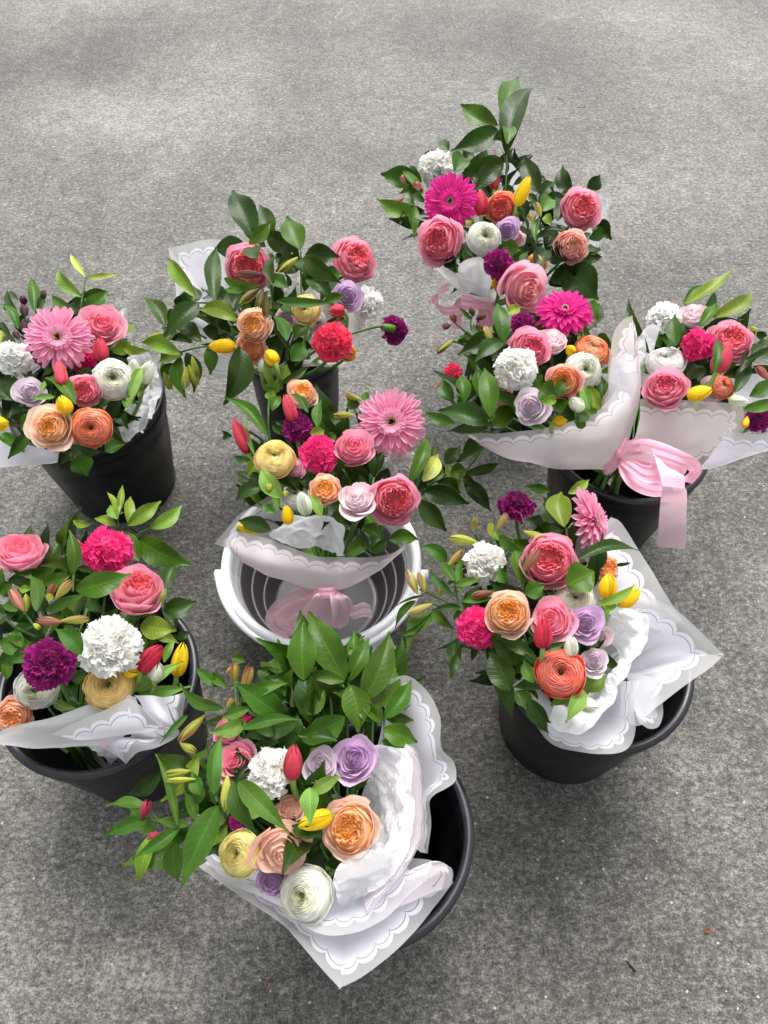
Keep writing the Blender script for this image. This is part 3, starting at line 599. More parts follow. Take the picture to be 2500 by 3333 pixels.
class Bouquet:
    def __init__(s, label, ox, oy, sc, c, ztop, r, fall, tie, seed, group='hand tied mixed flower bouquets'):
        s.o = (ox, oy, sc); s.c = c; s.zt = ztop; s.r = r; s.fall = fall; s.rng = np.random.default_rng(seed); s.seed = seed; s.k = 0
        s.tie = at(ox+tie[0]*sc, oy+tie[1]*sc, tie[2])
        s.root = empty('bouquet', s.tie); tag(s.root, label, 'bouquet', group); s.L = s.tie
    def z(s, x, y): return s.zt-s.fall*min(1.7, ((x-s.c[0])**2+(y-s.c[1])**2)/s.r**2)
    def w(s, x, y, dz=0.0): return at(s.o[0]+x*s.o[2], s.o[1]+y*s.o[2], s.z(x, y)+dz)
    def a(s, x, y, z): return at(s.o[0]+x*s.o[2], s.o[1]+y*s.o[2], z)
    def ax(s, P, dx, dy): return nrm(tocam(P)+dx*RT+dy*UP)
    def stem(s, parent, P, ax, R, r=.0022, col=ST, Pl=None):
        e = s.tie+s.rng.normal(0, .008, 3); d = np.linalg.norm(e-P); p0 = P-ax*R*.6; q1 = p0-ax*d*.10+np.array([0, 0, -.22*d]); q2 = e+(p0-e)*.35+np.array([0, 0, -.02])
        t = np.linspace(0, 1, 12)[:, None]; c = (1-t)**3*p0+3*(1-t)**2*t*q1+3*(1-t)*t*t*q2+t**3*e
        mb = MB(); mb.tube(c-P, r, r*1.1, seg=6, col=col, lu=.5, lv=0.0); mb.build('stem', M['softleaf'], parent)
    def f(s, kind, x, y, r, col, dx=0, dy=0, dz=0.0, lab=None, stem=True, **kw):
        rng = s.rng; P = s.w(x, y, dz); R = r*s.o[2]*depth(P)/FPX*{'garden': .90, 'rose': .93, 'carn': .93}.get(kind, 1); ax = s.ax(P, dx, dy); mb = MB()
        nm = {'rose': 'rose', 'garden': 'rose', 'ran': 'ranunculus', 'carn': 'carnation', 'gerb': 'gerbera'}[kind]
        a = [K[c] for c in col.split()]
        if kind == 'rose': head_rose(mb, rng, a[0], a[1], a[2] if len(a) > 2 else None, **kw)
        elif kind == 'garden': head_garden(mb, rng, a[0], a[1], a[2] if len(a) > 2 else None, **kw)
        elif kind == 'ran': head_ranunculus(mb, rng, a[0], a[1], a[2] if len(a) > 2 else None, **kw)
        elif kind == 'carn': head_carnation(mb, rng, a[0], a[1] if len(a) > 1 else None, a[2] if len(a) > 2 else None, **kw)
        elif kind == 'gerb': head_gerbera(mb, rng, a[0], a[1], a[2])
        spin = rng.uniform(0, 6.28); d = mb.data(); V = orient(d, P, ax, R, spin)
        o = link(nm, mesh(nm, V, d[1], M['petal'], d[2], d[3]), s.root, P-s.L)
        if lab: o['label'] = lab
        if kind == 'gerb':
            mc = MB(); head_gerbera_centre(mc, rng, K['gold'] if a[0][1] > .1 else K['peach'], a[1] if a[0][1] > .1 else K['gh']*1.2, hexc('#2a140c') if len(a) > 3 else hexc('#5a4a28'))
            d2 = mc.data(); V2 = orient(d2, P, ax, R, spin); link('flower_centre', mesh('flower_centre', V2, d2[1], M['petal'], d2[2], d2[3]), o)
        # sepals / calyx
        mb = MB()
        for k in range(5):
            q = k*1.2566+spin; x_ = nrm(np.cross([.3, .9, .1], ax)); y_ = np.cross(ax, x_); dr = x_*math.cos(q)+y_*math.sin(q)
            b = -ax*R*(.62 if kind != 'gerb' else .12); tp = b+dr*R*(.75 if kind != 'carn' else .35)+ax*R*(.18 if kind != 'gerb' else .02)
            leaf(mb, rng, b, tp, R*.34, GREEN['a'], nrmv=ax, bow=-.15, serr=0)
        if kind == 'carn': mb.tube([-ax*R*.95, -ax*R*.3], R*.16, R*.27, seg=10, col=STL, lu=.5, lv=0.0)
        if kind == 'gerb':
            for k in range(26):
                q = k*.2417; dr = x_*math.cos(q)+y_*math.sin(q); leaf(mb, rng, -ax*R*.22+dr*R*.03, -ax*R*.14+dr*R*.42, R*.09, GREEN['a'], nrmv=-ax, bow=-.1, serr=0)
        mb.build('calyx', M['softleaf'], o)
        if stem: s.stem(o, P, ax, R, r=.0045 if kind == 'gerb' else .0026, col=STL if kind in ('gerb', 'ran') else ST)
        return o
    def tul(s, x0, y0, x1, y1, w, col, dz0=0.0, dz1=0.0, kind='tulip', open_=0.0, lab=None, stem=True, sd=STL):
        """closed flower from its base pixel to its tip pixel, w wide"""
        rng = s.rng; A_ = s.w(x0, y0); zA = s.z(x0, y0)
        A_ = s.w(x0, y0, dz0); B_ = s.a(x1, y1, zA+dz0+dz1); P = (A_+B_)/2; ax = nrm(B_-A_); Lh = np.linalg.norm(B_-A_)/2; Rw = w*.5*s.o[2]*depth(P)/FPX
        a = [K[c] for c in col.split()]; mb = MB()
        if kind == 'tulip': head_tulip(mb, rng, a[0], a[1], tall=1.0, open_=open_)
        else: head_bud(mb, rng, a[0], a[1], tall=1.0)
        d = mb.data(); V, Fc, C, A = d; Z = ax; X = nrm(np.cross([.21, .35, .93], Z)); Y = np.cross(Z, X); sp = rng.uniform(0, 6); c_, s_ = math.cos(sp), math.sin(sp)
        X, Y = X*c_+Y*s_, Y*c_-X*s_; rw = Rw*(1.05 if kind == 'tulip' else 1.15)
        VV = V[:, :1]*X*rw+V[:, 1:2]*Y*rw+V[:, 2:3]*Z*Lh
        o = link('tulip' if kind == 'tulip' else 'flower_bud', mesh('tulip' if kind == 'tulip' else 'flower_bud', VV, Fc, M['petal'], C, A), s.root, P-s.L)
        if lab: o['label'] = lab
        if stem:
            s.stem(o, P, ax, Lh*1.6, r=.0032 if kind == 'tulip' else .0014, col=sd)
            if kind != 'tulip':
                pass
        return o
    def bud(s, x0, y0, x1, y1, w, col='bgr bbr', dz0=0.0, dz1=0.0, stem=False):
        return s.tul(x0, y0, x1, y1, w, col, dz0, dz1, kind='bud', stem=stem)
    def sprig(s, leaves, kind='d', stems=(), name='leafy_sprig', dz=0.0, mat='leaf', bow=.10, fold=.28, serr=.035, shape=.85, lab=None, twigc=STD):
        """leaves (x0,y0,x1,y1,width[,dz0,dz1,kind]) and stems as lists of (x,y,dz): ONE sprig"""
        rng = s.rng; pieces = []
        for l in leaves:
            mb = MB(); pieces.append(mb)
            x0, y0, x1, y1, w = l[:5]; d0 = l[5] if len(l) > 5 else 0.0; d1 = l[6] if len(l) > 6 else rng.uniform(-.018, .012); kk = l[7] if len(l) > 7 else kind
            A_ = s.w(x0, y0, dz+d0); B_ = s.a(x1, y1, s.z(x0, y0)+dz+d0+d1); W = w*s.o[2]*depth((A_+B_)/2)/FPX*1.04
            nv = nrm(tocam(A_)+rng.normal(0, .22, 3)+np.array([0, 0, .15])); sh = shape if kk not in 'ta' else .75
            leaf(mb, rng, A_-s.L, B_-s.L, W, GREEN[kk], nrmv=nv, bow=rng.uniform(.3, 1.3)*bow, fold=fold*rng.uniform(.6, 1.2), serr=serr if kk in 'dmk' else 0, curl=rng.uniform(0, .25), shape=sh, twist=rng.uniform(-.35, .35))
        for st in stems:
            mb = MB(); pieces.append(mb); p = catmull([s.w(q[0], q[1], dz+(q[2] if len(q) > 2 else 0)-.002) for q in st], 14)-s.L
            mb.tube(p, .0014, .0018, seg=6, col=twigc, lu=.5, lv=0.0)
        # leaves that do not touch the same twig are sprigs of their own
        P_ = [np.concatenate(m.V)[::3] for m in pieces]; g = list(range(len(P_)))
        def root(i):
            while g[i] != i: i = g[i]
            return i
        for i in range(len(P_)):
            for j in range(i):
                if root(i) != root(j) and np.linalg.norm(P_[i][:, None]-P_[j][None], axis=2).min() < .006: g[root(i)] = root(j)
        groups = {}
        for i, m in enumerate(pieces): groups.setdefault(root(i), []).append(m)
        first = None
        for ms in sorted(groups.values(), key=lambda q: -len(q)):
            mb = MB()
            for m in ms:
                for f_ in m.F: mb.F.append(tuple(q+mb.n for q in f_))
                mb.V += m.V; mb.C += m.C; mb.n += m.n
                for k_, v_ in m.A.items(): mb.A.setdefault(k_, []).extend(v_)
            o = mb.build(name, M[mat], s.root); first = first or o
        if lab: first['label'] = lab
        return first
    def fill(s, cx, cy, rx, ry, n, dz=(-.11, -.035), size=(.04, .07), kinds='dkdm', seed=0):
        rng = np.random.default_rng(s.seed*13+seed); mb = MB()
        for i in range(n):
            q = rng.uniform(0, 6.28); r = math.sqrt(rng.random()); x = cx+rx*r*math.cos(q); y = cy+ry*r*math.sin(q)
            B_ = s.w(x, y, rng.uniform(*dz)); L = rng.uniform(*size); out = nrm(B_-s.tie+np.array([0, 0, .02])); d = nrm(out*.5+rng.normal(0, .6, 3))
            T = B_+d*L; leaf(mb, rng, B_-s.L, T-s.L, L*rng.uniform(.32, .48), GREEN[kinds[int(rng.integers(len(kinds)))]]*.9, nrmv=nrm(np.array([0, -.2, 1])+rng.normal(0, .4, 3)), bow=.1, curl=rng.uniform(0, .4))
            if i % 4 == 0:
                p = catmull([B_, (B_*.5+s.tie*.5)+rng.normal(0, .008, 3), s.tie], 8)-s.L; mb.tube(p, .0016, seg=5, col=ST, lu=.5, lv=0.0)
        return mb.build('foliage', M['leaf'], s.root)
    def stems_bundle(s, n=14, L=.14, foot=None):
        """cut stems below the tie"""
        rng = s.rng; mb = MB(); c = foot if foot is not None else s.tie+np.array([0, 0, -L])
        for i in range(n):
            q = rng.uniform(0, 6.28); r = rng.uniform(.004, .016)
            p0 = s.tie+np.array([r*math.cos(q), r*math.sin(q), .01]); p1 = np.asarray(c)+np.array([2.2*r*math.cos(q+.6), 2.2*r*math.sin(q+.6), 0])
            mb.tube(catmull([p0, (p0+p1)/2+rng.normal(0, .003, 3), p1], 8)-s.L, rng.uniform(.0016, .0035), seg=6, col=ST*rng.uniform(.5, 1.1), lu=.5, lv=0.0)
        return mb.build('cut_stems', M['softleaf'], s.root)
    def sh(s, rows, mat='paper', name='wrapping_paper', **kw):
        s.k += 1; return sheet(name, rows, M[mat], s.root, s.a, seed=s.seed*7+s.k, **kw)
    def tis(s, rows, **kw):
        s.k += 1; kw = dict(wrinkle=.008, crease=.004, nu=34, nv=26, edges='', wf=34, smooth=False, **kw); return sheet('tissue_paper', rows, M['tissue'], s.root, s.a, seed=s.seed*11+s.k, **kw)
    def rib(s, pts, w, mat='ribbon', **kw): return ribbon('ribbon', pts, w, M[mat], s.root, s.a, **kw)

# ============================================================ front bouquet (nearest)
b = Bouquet('large bouquet nearest the viewer with an orange peach rose and pointed paper', 300, 1960, .7836, (820, 800), .40, 620, .10, (1040, 1120, .22), 9)
b.f('ran', 882, 1215, 118, 'white cream', -.25, -.12, .0, 'large white ranunculus at the lowest edge')
b.f('ran', 612, 1045, 96, 'yel yelin yel', -.35, .0, 0, 'yellow ranunculus left of the peach rose')
b.f('rose', 775, 1025, 100, 'peachy peach', .2, -.5, -.01, 'ruffled peach rose seen from the side', N=22, flare=.6)
b.f('rose', 748, 1165, 68, 'lav lavin', -.1, -.3, -.02, 'lavender rose under the white ranunculus')
b.f('garden', 1072, 940, 128, 'peach peachin peachy', -.25, .05, .01, 'orange centred peach rose')
b.tul(995, 885, 855, 930, 92, 'tyeld tyel', 0, .01)
b.f('carn', 735, 705, 112, 'white ivory', -.2, 0, 0, 'white carnation')
b.tul(830, 735, 838, 592, 94, 'tred tredt', 0, .03)
b.f('rose', 948, 680, 68, 'lavp lavpin', -.1, .1, -.01, 'small greyish lavender rose')
b.f('rose', 1088, 650, 92, 'lav lavin', -.1, .1, .0, 'lavender rose', N=30)
b.f('rose', 600, 665, 86, 'pink pinkd', -.4, .2, -.02); b.f('garden', 560, 535, 62, 'pink pinkd', -.3, .5, -.03)
b.f('carn', 618, 455, 52, 'hot', -.2, .6, -.03); b.f('carn', 600, 905, 48, 'mag', -.5, .1, -.03)
b.f('rose', 822, 862, 55, 'peachy peach', .1, .2, -.04)
b.sprig([(880,325,872,66,118,.01,.02), (1050,322,893,28,128,.01,.02), (1065,330,1150,140,72), (1125,420,1236,125,118,0,.01), (958,300,785,217,78), (1048,328,845,336,60,.01), (965,365,845,472,92), (1050,480,850,556,112,.01), (1072,345,1105,545,118,.015,-.01), (1160,330,1190,190,60), (1060,215,1090,195,40)], 'm', stems=[[(1065,335), (1062,480,-.03), (1060,620,-.07)], [(940,300), (985,380,-.02), (1000,520,-.06)]], dz=.035, lab='tall glossy sprig at the top')
b.sprig([(1178,450,1258,262,105), (1212,485,1335,315,78), (1208,525,1358,586,92,.01,-.01), (1205,575,1320,600,60,-.01), (1110,430,1200,500,70), (1205,500,1110,420,60), (1230,260,1262,205,50), (1210,470,1340,490,50,-.02)], 'm', stems=[[(1212,440), (1216,620,-.02), (1222,800,-.07)]], dz=.03)
b.sprig([(870,560,1020,570,100), (850,500,620,570,110), (700,450,820,395,100), (850,470,780,640,110,0,-.02,'d'), (800,420,700,350,90), (760,560,690,450,80), (900,600,960,560,70), (640,410,770,440,110,-.01), (690,280,800,370,90,-.02)], 'd', stems=[[(880,520), (900,640,-.05)]], dz=.01)
b.sprig([(620,412,832,330,58,.02), (545,440,362,335,52,.02), (540,478,678,425,44,.03), (628,525,872,488,54,.03), (520,350,425,270,46), (560,350,480,300,44), (580,230,640,250,46), (600,410,560,520,44)], 'a', stems=[[(590,330,.02), (600,420,.01), (620,560,-.03)], [(625,385,.02), (615,450,0), (640,600,-.04)]], mat='softleaf', dz=.02)
b.sprig([(505,800,540,545,66,.02), (522,845,366,1190,118,.02), (588,742,680,972,84,.03), (610,745,820,957,92,.03), (450,800,410,700,60), (420,760,440,850,64)], 'a', stems=[[(520,830,.02), (480,720,0), (560,900,-.04)]], mat='softleaf', dz=.02)
b.sprig([(355,925,258,618,36,.02), (225,850,46,836,54), (232,902,38,968,62), (362,940,160,1060,58,.01), (250,960,182,1180,66,0,-.02,'l'), (342,1000,358,1172,88,0,-.02), (400,930,260,900,46), (440,640,282,832,74,-.01,0,'l'), (395,470,280,590,28), (240,1050,250,960,24), (430,900,380,780,50)], 'a', stems=[[(230,900), (330,930), (430,960,-.02), (520,1000,-.06)], [(250,880), (300,920), (410,930)]], mat='softleaf', dz=.01)
b.sprig([(905,770,905,932,78,.03), (905,795,1042,720,58), (640,500,480,540,70,-.02), (700,880,580,840,66,-.03)], 't', mat='softleaf', dz=.02)
b.sprig([(920,970,1010,905,90,-.03), (880,1060,960,980,70,-.03), (830,930,960,965,80,-.01), (980,1090,1070,1070,60,-.03), (500,1010,560,890,60,-.03,0,'l'), (530,1070,500,980,60,-.03)], 'd', mat='softleaf')
b.bud(588,340,592,248,52,'bgr bre',.03,.02); b.bud(622,385,662,258,56,'bgr bre',.04,.02); b.bud(468,470,360,578,50,'bgr bpk',.03,-.01); b.bud(410,700,298,718,42,'bgr bgr',.03); b.bud(562,718,552,868,56,'bgr bgr',.05,-.01)
b.bud(365,585,430,625,44,'bgr bgr',.02); b.bud(440,430,490,395,40,'bgr bpk',.0); b.bud(560,440,590,395,40,'bgr bre',.01); b.bud(205,900,236,820,56,'bre bre',.02,.01); b.bud(285,960,228,985,48,'bre bre',.02)
b.bud(430,735,310,740,30,'bgr bgr',.03); b.bud(590,262,560,300,30,'bgr bre',.02)
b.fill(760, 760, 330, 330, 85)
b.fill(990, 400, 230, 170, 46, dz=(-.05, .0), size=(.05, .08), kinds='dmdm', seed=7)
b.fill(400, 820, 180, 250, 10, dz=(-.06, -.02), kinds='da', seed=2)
b.stems_bundle(12, .18)
# papers: outer sheet folded to a point in front, layered edge, the standing right hand sheets
b.sh([[(440,1105,.33), (570,1190,.33), (700,1275,.33), (808,1352,.33), (850,1400,.33), (925,1495,.325), (1028,1606,.32), (1120,1560,.325), (1230,1480,.33), (1330,1380,.33), (1420,1270,.335), (1500,1165,.34)],
      [(475,1080,.32), (600,1160,.32), (720,1240,.32), (815,1310,.32), (880,1360,.32), (950,1420,.315), (1035,1490,.31), (1100,1460,.315), (1190,1400,.32), (1280,1320,.325), (1390,1210,.34), (1475,1110,.36)],
      [(520,1040,.28), (640,1120,.28), (760,1190,.28), (850,1240,.28), (920,1280,.28), (980,1310,.28), (1040,1330,.28), (1090,1310,.285), (1150,1270,.29), (1220,1210,.30), (1320,1140,.33), (1400,1070,.36)],
      [(700,1020,.22), (800,1070,.22), (880,1100,.22), (930,1130,.22), (980,1150,.22), (1010,1170,.22), (1040,1180,.22), (1070,1170,.22), (1090,1150,.22), (1110,1120,.23), (1160,1090,.25), (1180,1060,.26)]], 'paper', edges='tr', nu=120, wrinkle=.003, corners=(6,))
b.sh([[(468,1062,.345), (560,1150,.345), (690,1225,.345), (800,1290,.345), (900,1350,.345), (1010,1385,.345), (1110,1375,.345), (1200,1320,.35), (1290,1240,.355), (1380,1165,.365)],
      [(510,1040,.33), (600,1110,.33), (710,1170,.33), (800,1220,.33), (900,1270,.33), (1000,1300,.33), (1090,1290,.33), (1170,1250,.335), (1240,1190,.345), (1330,1120,.36)],
      [(620,1000,.26), (700,1040,.26), (780,1080,.26), (850,1110,.26), (920,1140,.26), (1000,1160,.26), (1060,1160,.26), (1110,1140,.27), (1150,1110,.28), (1200,1080,.30)]], 'paper', edges='t', nu=70, wrinkle=.003, edge_wave=.002)
b.sh([[(1380,1165,.37), (1440,1115,.385), (1490,1100,.395), (1500,1140,.38), (1480,1185,.36)],
      [(1330,1120,.36), (1400,1080,.375), (1440,1085,.385), (1440,1130,.36), (1400,1210,.345)],
      [(1270,1150,.34), (1310,1130,.35), (1340,1150,.35), (1320,1200,.34), (1290,1260,.335)],
      [(1140,1270,.31), (1160,1260,.31), (1180,1270,.31), (1170,1290,.31), (1150,1310,.31)]], 'paper_pink', edges='t', nu=50, wrinkle=.003)
b.sh([[(1215,320,.36), (1310,305,.36), (1385,370,.36), (1445,480,.36), (1462,600,.355), (1500,660,.35), (1510,740,.345), (1470,790,.34), (1400,830,.335), (1400,930,.33), (1405,1045,.33)],
      [(1215,420,.34), (1270,420,.34), (1330,460,.34), (1375,540,.34), (1395,630,.335), (1420,700,.33), (1425,750,.325), (1400,780,.32), (1370,850,.315), (1375,930,.31), (1375,1040,.31)],
      [(1180,620,.28), (1220,620,.28), (1260,640,.28), (1290,690,.28), (1305,740,.275), (1315,790,.27), (1320,830,.27), (1320,860,.27), (1320,910,.27), (1320,960,.27), (1320,1030,.27)],
      [(1060,980,.20), (1080,980,.20), (1090,985,.20), (1100,990,.20), (1105,1000,.20), (1110,1010,.20), (1110,1030,.20), (1110,1040,.20), (1110,1060,.2), (1110,1080,.2), (1110,1100,.2)]], 'paper', edges='t', nu=80, wrinkle=.004, edge_wave=.003)
b.sh([[(1300,590,.40), (1345,620,.40), (1370,760,.395), (1385,880,.39), (1370,980,.385), (1330,1060,.38), (1270,1140,.37), (1150,1300,.35)],
      [(1290,620,.37), (1325,680,.37), (1340,780,.365), (1345,880,.36), (1330,970,.355), (1290,1050,.35), (1230,1130,.345), (1140,1270,.34)],
      [(1230,800,.30), (1250,840,.30), (1260,880,.30), (1260,920,.30), (1250,960,.30), (1220,1010,.30), (1180,1070,.30), (1110,1180,.30)]], 'paper_pink', edges='t', nu=60)
b.tis([[(1170,600,.37), (1260,600,.39), (1310,640,.395), (1330,800,.385), (1330,920,.38), (1290,1060,.375), (1200,1170,.36), (1120,1225,.34)],
       [(1150,700,.33), (1210,720,.35), (1240,790,.36), (1250,860,.365), (1240,960,.36), (1200,1050,.355), (1150,1120,.345), (1100,1190,.33)],
       [(1130,800,.28), (1160,830,.29), (1170,870,.29), (1170,920,.29), (1150,980,.29), (1120,1040,.29), (1090,1100,.29), (1060,1150,.29)]])
b.tis([[(1000,1205,.36), (1010,1120,.375), (1080,1060,.385), (1180,1030,.39), (1270,1035,.39)],
       [(1030,1260,.34), (1050,1190,.36), (1110,1140,.375), (1190,1090,.38), (1260,1070,.38)],
       [(1060,1280,.31), (1100,1240,.33), (1150,1200,.34), (1200,1150,.35), (1250,1100,.36)]])
b.sh([[(1235,1040,.40), (1180,1050,.40), (1090,1080,.40), (1010,1120,.39)], [(1260,1075,.37), (1190,1110,.38), (1110,1150,.37), (1020,1190,.36)]], 'tissue', name='tissue_paper', edges='', wrinkle=.004)

# ============================================================ bouquet in the white pail
b = Bouquet('bouquet in the white pail with a big pale pink gerbera and a yellow ranunculus', 680, 1160, .5907, (680, 640), .40, 620, .09, (650, 1285, .235), 7)
b.f('gerb', 1005, 362, 196, 'gp gpt gpt gold', .0, .05, .02, 'large pale pink gerbera')
b.f('garden', 1020, 790, 148, 'pink coral', .15, -.05, .02, 'large cupped pink rose with coral centre', M_=60)
b.f('rose', 800, 500, 118, 'pink pinkd', .0, .45, 0, 'pink rose under the gerbera', flare=.15)
b.f('ran', 362, 560, 114, 'gold yelin yel', .0, .45, .01, 'yellow ranunculus on a curved stem')
b.f('carn', 608, 540, 112, 'hot', .1, .1, .0, 'bright pink carnation'); b.f('carn', 490, 378, 92, 'mag magd', .1, .35, .0, 'magenta carnation')
b.f('garden', 512, 200, 92, 'peach peachin', .2, .55, .02, 'peach rose at the top left', tall=1.15)
b.tul(468, 360, 420, 205, 84, 'tred tredt', .01, .02); b.tul(218, 535, 132, 335, 92, 'tred tredt', .0, .03, lab='pink tulip leaning out to the left')
b.f('garden', 640, 735, 98, 'peachy peachin peach', -.1, .35, .0, 'peach spray rose'); b.f('rose', 822, 790, 96, 'blush lavp', .0, .5, .0, 'pale blush rose', flare=.5)
b.f('carn', 1060, 580, 90, 'white', .1, .1, -.04, 'white carnation behind the gerbera'); b.f('rose', 465, 625, 62, 'pink lavp', -.2, .2, -.03); b.f('ran', 480, 760, 78, 'white cream', -.2, .3, -.05); b.f('carn', 420, 800, 40, 'white', 0, .2, -.05)
b.tul(540, 870, 505, 745, 100, 'twhb twh', .01, .03, stem=False); b.tul(440, 925, 425, 820, 76, 'tyeld tyel', .01, .02, stem=False); b.tul(160, 935, 305, 970, 62, 'tyeld tyel', .0, -.005)
b.tul(1130, 470, 1160, 400, 50, 'peach peach', -.02, .01)
b.sprig([(322,440,75,218,72,.01,.01), (330,190,375,250,60,.02,0,'l'), (345,170,300,10,50,.03,.03,'l'), (330,190,380,120,80,.02,.02,'l'), (375,110,365,40,60,.03,.01,'l'), (380,135,430,40,80,.02,.01,'l'), (400,150,550,55,46,.01), (350,300,400,210,60,0,0,'m')], 'm', stems=[[(340,170,.03), (328,300,.02), (338,460,-.02), (420,640,-.06)]], dz=.01)
b.sprig([(240,585,130,550,48), (270,520,318,450,30), (130,440,75,425,50), (270,590,205,660,96,0,0,'l'), (300,720,140,795,90,0,-.01), (300,700,220,640,60), (400,650,330,560,60,-.03), (250,540,205,340,30,0,0,'t'), (360,860,290,810,50,0,0,'a')], 'd', stems=[[(280,640), (330,760,-.03)]])
b.sprig([(395,780,280,600,100,-.01,.02), (620,880,545,745,60,.01,.01), (340,960,160,905,100,-.03,0,'d'), (380,850,350,700,50,-.02,0,'t')], 't', mat='softleaf')
b.sprig([(545,310,440,190,46,.02), (600,390,620,240,58,.01), (560,430,640,400,70,0,0,'l'), (600,360,740,345,90,-.03,0,'d'), (870,250,860,190,50,-.01), (830,280,760,230,70,-.01), (700,430,640,460,60,-.02), (450,420,340,375,50,-.02)], 'a', mat='softleaf', stems=[[(830,300,0), (860,420,-.04)]])
b.bud(842,242,745,205,44,'bgr bbr',.01); b.bud(800,322,685,325,50,'bgr bbr',.01); b.bud(330,740,332,700,50,'bgr bgr',.01); b.bud(420,770,425,740,40,'bgr bgr',.01)
b.sprig([(1105,700,1200,420,82,.0), (1140,740,1215,500,60,-.02,0,'d'), (1180,690,1270,530,92,0,0,'y'), (1200,700,1290,600,90,0,0,'m'), (1230,560,1245,480,44)], 'm', stems=[[(1180,740), (1260,680), (1330,640)]], lab='broad leaves at the right')
b.sprig([(1300,590,1390,490,82), (1400,570,1520,410,100,0,.01), (1350,580,1540,480,60,.01,0,'m'), (1260,690,1395,755,100,0,-.01), (1330,640,1425,630,90,.02,0,'m'), (1400,650,1605,585,58,.0), (1410,680,1562,858,92,0,-.02), (1320,600,1390,730,80,.01,0,'l'), (1400,660,1470,700,54), (1490,480,1545,420,46), (1310,640,1180,600,60,-.02)], 'd', stems=[[(1160,740,-.03), (1250,690), (1400,640), (1500,520)]], dz=-.01)
b.sprig([(1170,740,1445,815,110), (1160,790,1312,968,108,0,-.03), (1130,700,1230,760,70,-.02)], 'd', stems=[[(1100,760,-.04), (1180,760), (1300,760)]], dz=-.01)
b.sprig([(755,1095,885,990,72,.02), (990,1010,1165,1005,92,.0), (860,930,960,1010,72,.01), (890,1080,985,1000,60), (900,1060,960,930,70,-.01), (830,960,900,1080,60,0,0,'d'), (760,950,690,870,60,-.03), (870,880,900,960,50,-.02)], 'm', stems=[[(800,895), (770,1000), (745,1090)]], dz=-.03)
b.fill(660, 700, 400, 330, 90, dz=(-.12, -.05)); b.stems_bundle(12, .19, foot=at(1065, 1850, .016))
b.sh([[(62,1045,.30), (150,965,.31), (240,985,.315), (330,1005,.315), (450,1050,.31), (600,1100,.30), (760,1105,.295), (900,1110,.295), (1000,1090,.295), (1090,1035,.30)],
      [(110,1070,.29), (190,1100,.295), (280,1130,.30), (380,1150,.30), (480,1165,.295), (600,1190,.29), (740,1195,.285), (860,1180,.28), (960,1140,.28), (1060,1065,.28)],
      [(200,1120,.27), (270,1170,.27), (340,1205,.27), (420,1230,.27), (500,1250,.265), (600,1265,.26), (700,1270,.26), (800,1250,.26), (900,1195,.26), (1000,1110,.26)],
      [(560,1285,.24), (580,1290,.24), (600,1292,.24), (620,1293,.24), (640,1293,.24), (660,1293,.24), (680,1293,.24), (700,1290,.24), (720,1285,.24), (740,1275,.24)]], 'paper_pink', edges='lt', nu=80, nv=40, wrinkle=.006)
b.sh([[(100,1010,.285), (200,1005,.29), (330,1050,.29), (480,1095,.285), (640,1130,.28), (800,1140,.28), (950,1120,.28), (1080,1040,.285)],
      [(160,1090,.27), (240,1140,.27), (350,1180,.27), (480,1205,.27), (640,1225,.265), (800,1215,.265), (930,1160,.265), (1040,1070,.27)],
      [(560,1292,.235), (590,1292,.235), (620,1294,.235), (640,1295,.235), (660,1295,.235), (690,1294,.235), (710,1290,.235), (740,1282,.235)]], 'paper_pink', edges='t', nu=70, wrinkle=.003)
b.sh([[(30,1035,.29), (160,880,.31), (250,820,.32), (340,760,.33)], [(90,1050,.28), (210,960,.29), (300,900,.30), (390,840,.31)], [(240,1060,.25), (330,1030,.26), (400,990,.27), (480,940,.28)]], 'paper_frost', edges='lt', nu=40)
b.tis([[(330,985,.325), (400,920,.345), (490,878,.36), (620,885,.36), (740,935,.35), (748,1010,.33), (748,1098,.31)],
       [(390,1020,.31), (450,970,.325), (530,950,.335), (630,960,.335), (700,1000,.325), (715,1050,.315), (720,1100,.305)],
       [(500,1060,.295), (530,1050,.295), (570,1050,.295), (620,1070,.295), (660,1085,.295), (680,1095,.295), (690,1100,.295)]])
b.sprig([(560,1290,640,1290,20,0,0)], 't', name='stem_tie', mat='softleaf', dz=-.12)
b.rib([(660,1285,.250), (640,1320,.262), (640,1390,.235), (660,1450,.20), (690,1492,.17)], .07, 'ribbon_pale', side=[(1,0,0), (1,0,0), (1,.05,0), (1,.15,0), (1,.2,0)], widths=[.012,.032,.062,.058,.018], pleat=.03)
b.rib([(675,1285,.252), (720,1330,.262), (735,1400,.235), (715,1460,.20), (700,1495,.18)], .05, 'ribbon_pale', side=[(1,.3,.2), (1,.1,.6), (.8,0,1), (.8,0,1), (1,0,.5)], widths=[.012,.03,.045,.035,.012])
b.rib([(620,1300,.245), (560,1330,.225), (470,1365,.20), (400,1420,.18), (385,1475,.17), (470,1500,.16)], .04, 'organza', side=[(.2,1,0), (.1,1,0), (.3,1,0), (.7,.7,0), (1,.2,0), (.6,-.7,0)])
b.rib([(620,1310,.24), (540,1390,.20), (440,1450,.17), (390,1490,.15)], .045, 'organza', side=[(.4,1,0)]*4)
b.rib([(700,1320,.25), (750,1390,.22), (800,1410,.21), (850,1395,.205), (895,1405,.20)], .022, 'ribbon_pale', side=[(.4,1,.4), (.2,1,.4), (0,1,.4), (0,1,.2), (.2,1,.4)])
b.rib([(575,1288,.246), (620,1300,.266), (690,1300,.266), (715,1284,.246)], .014, 'ribbon', side=[(0,1,0)]*4)

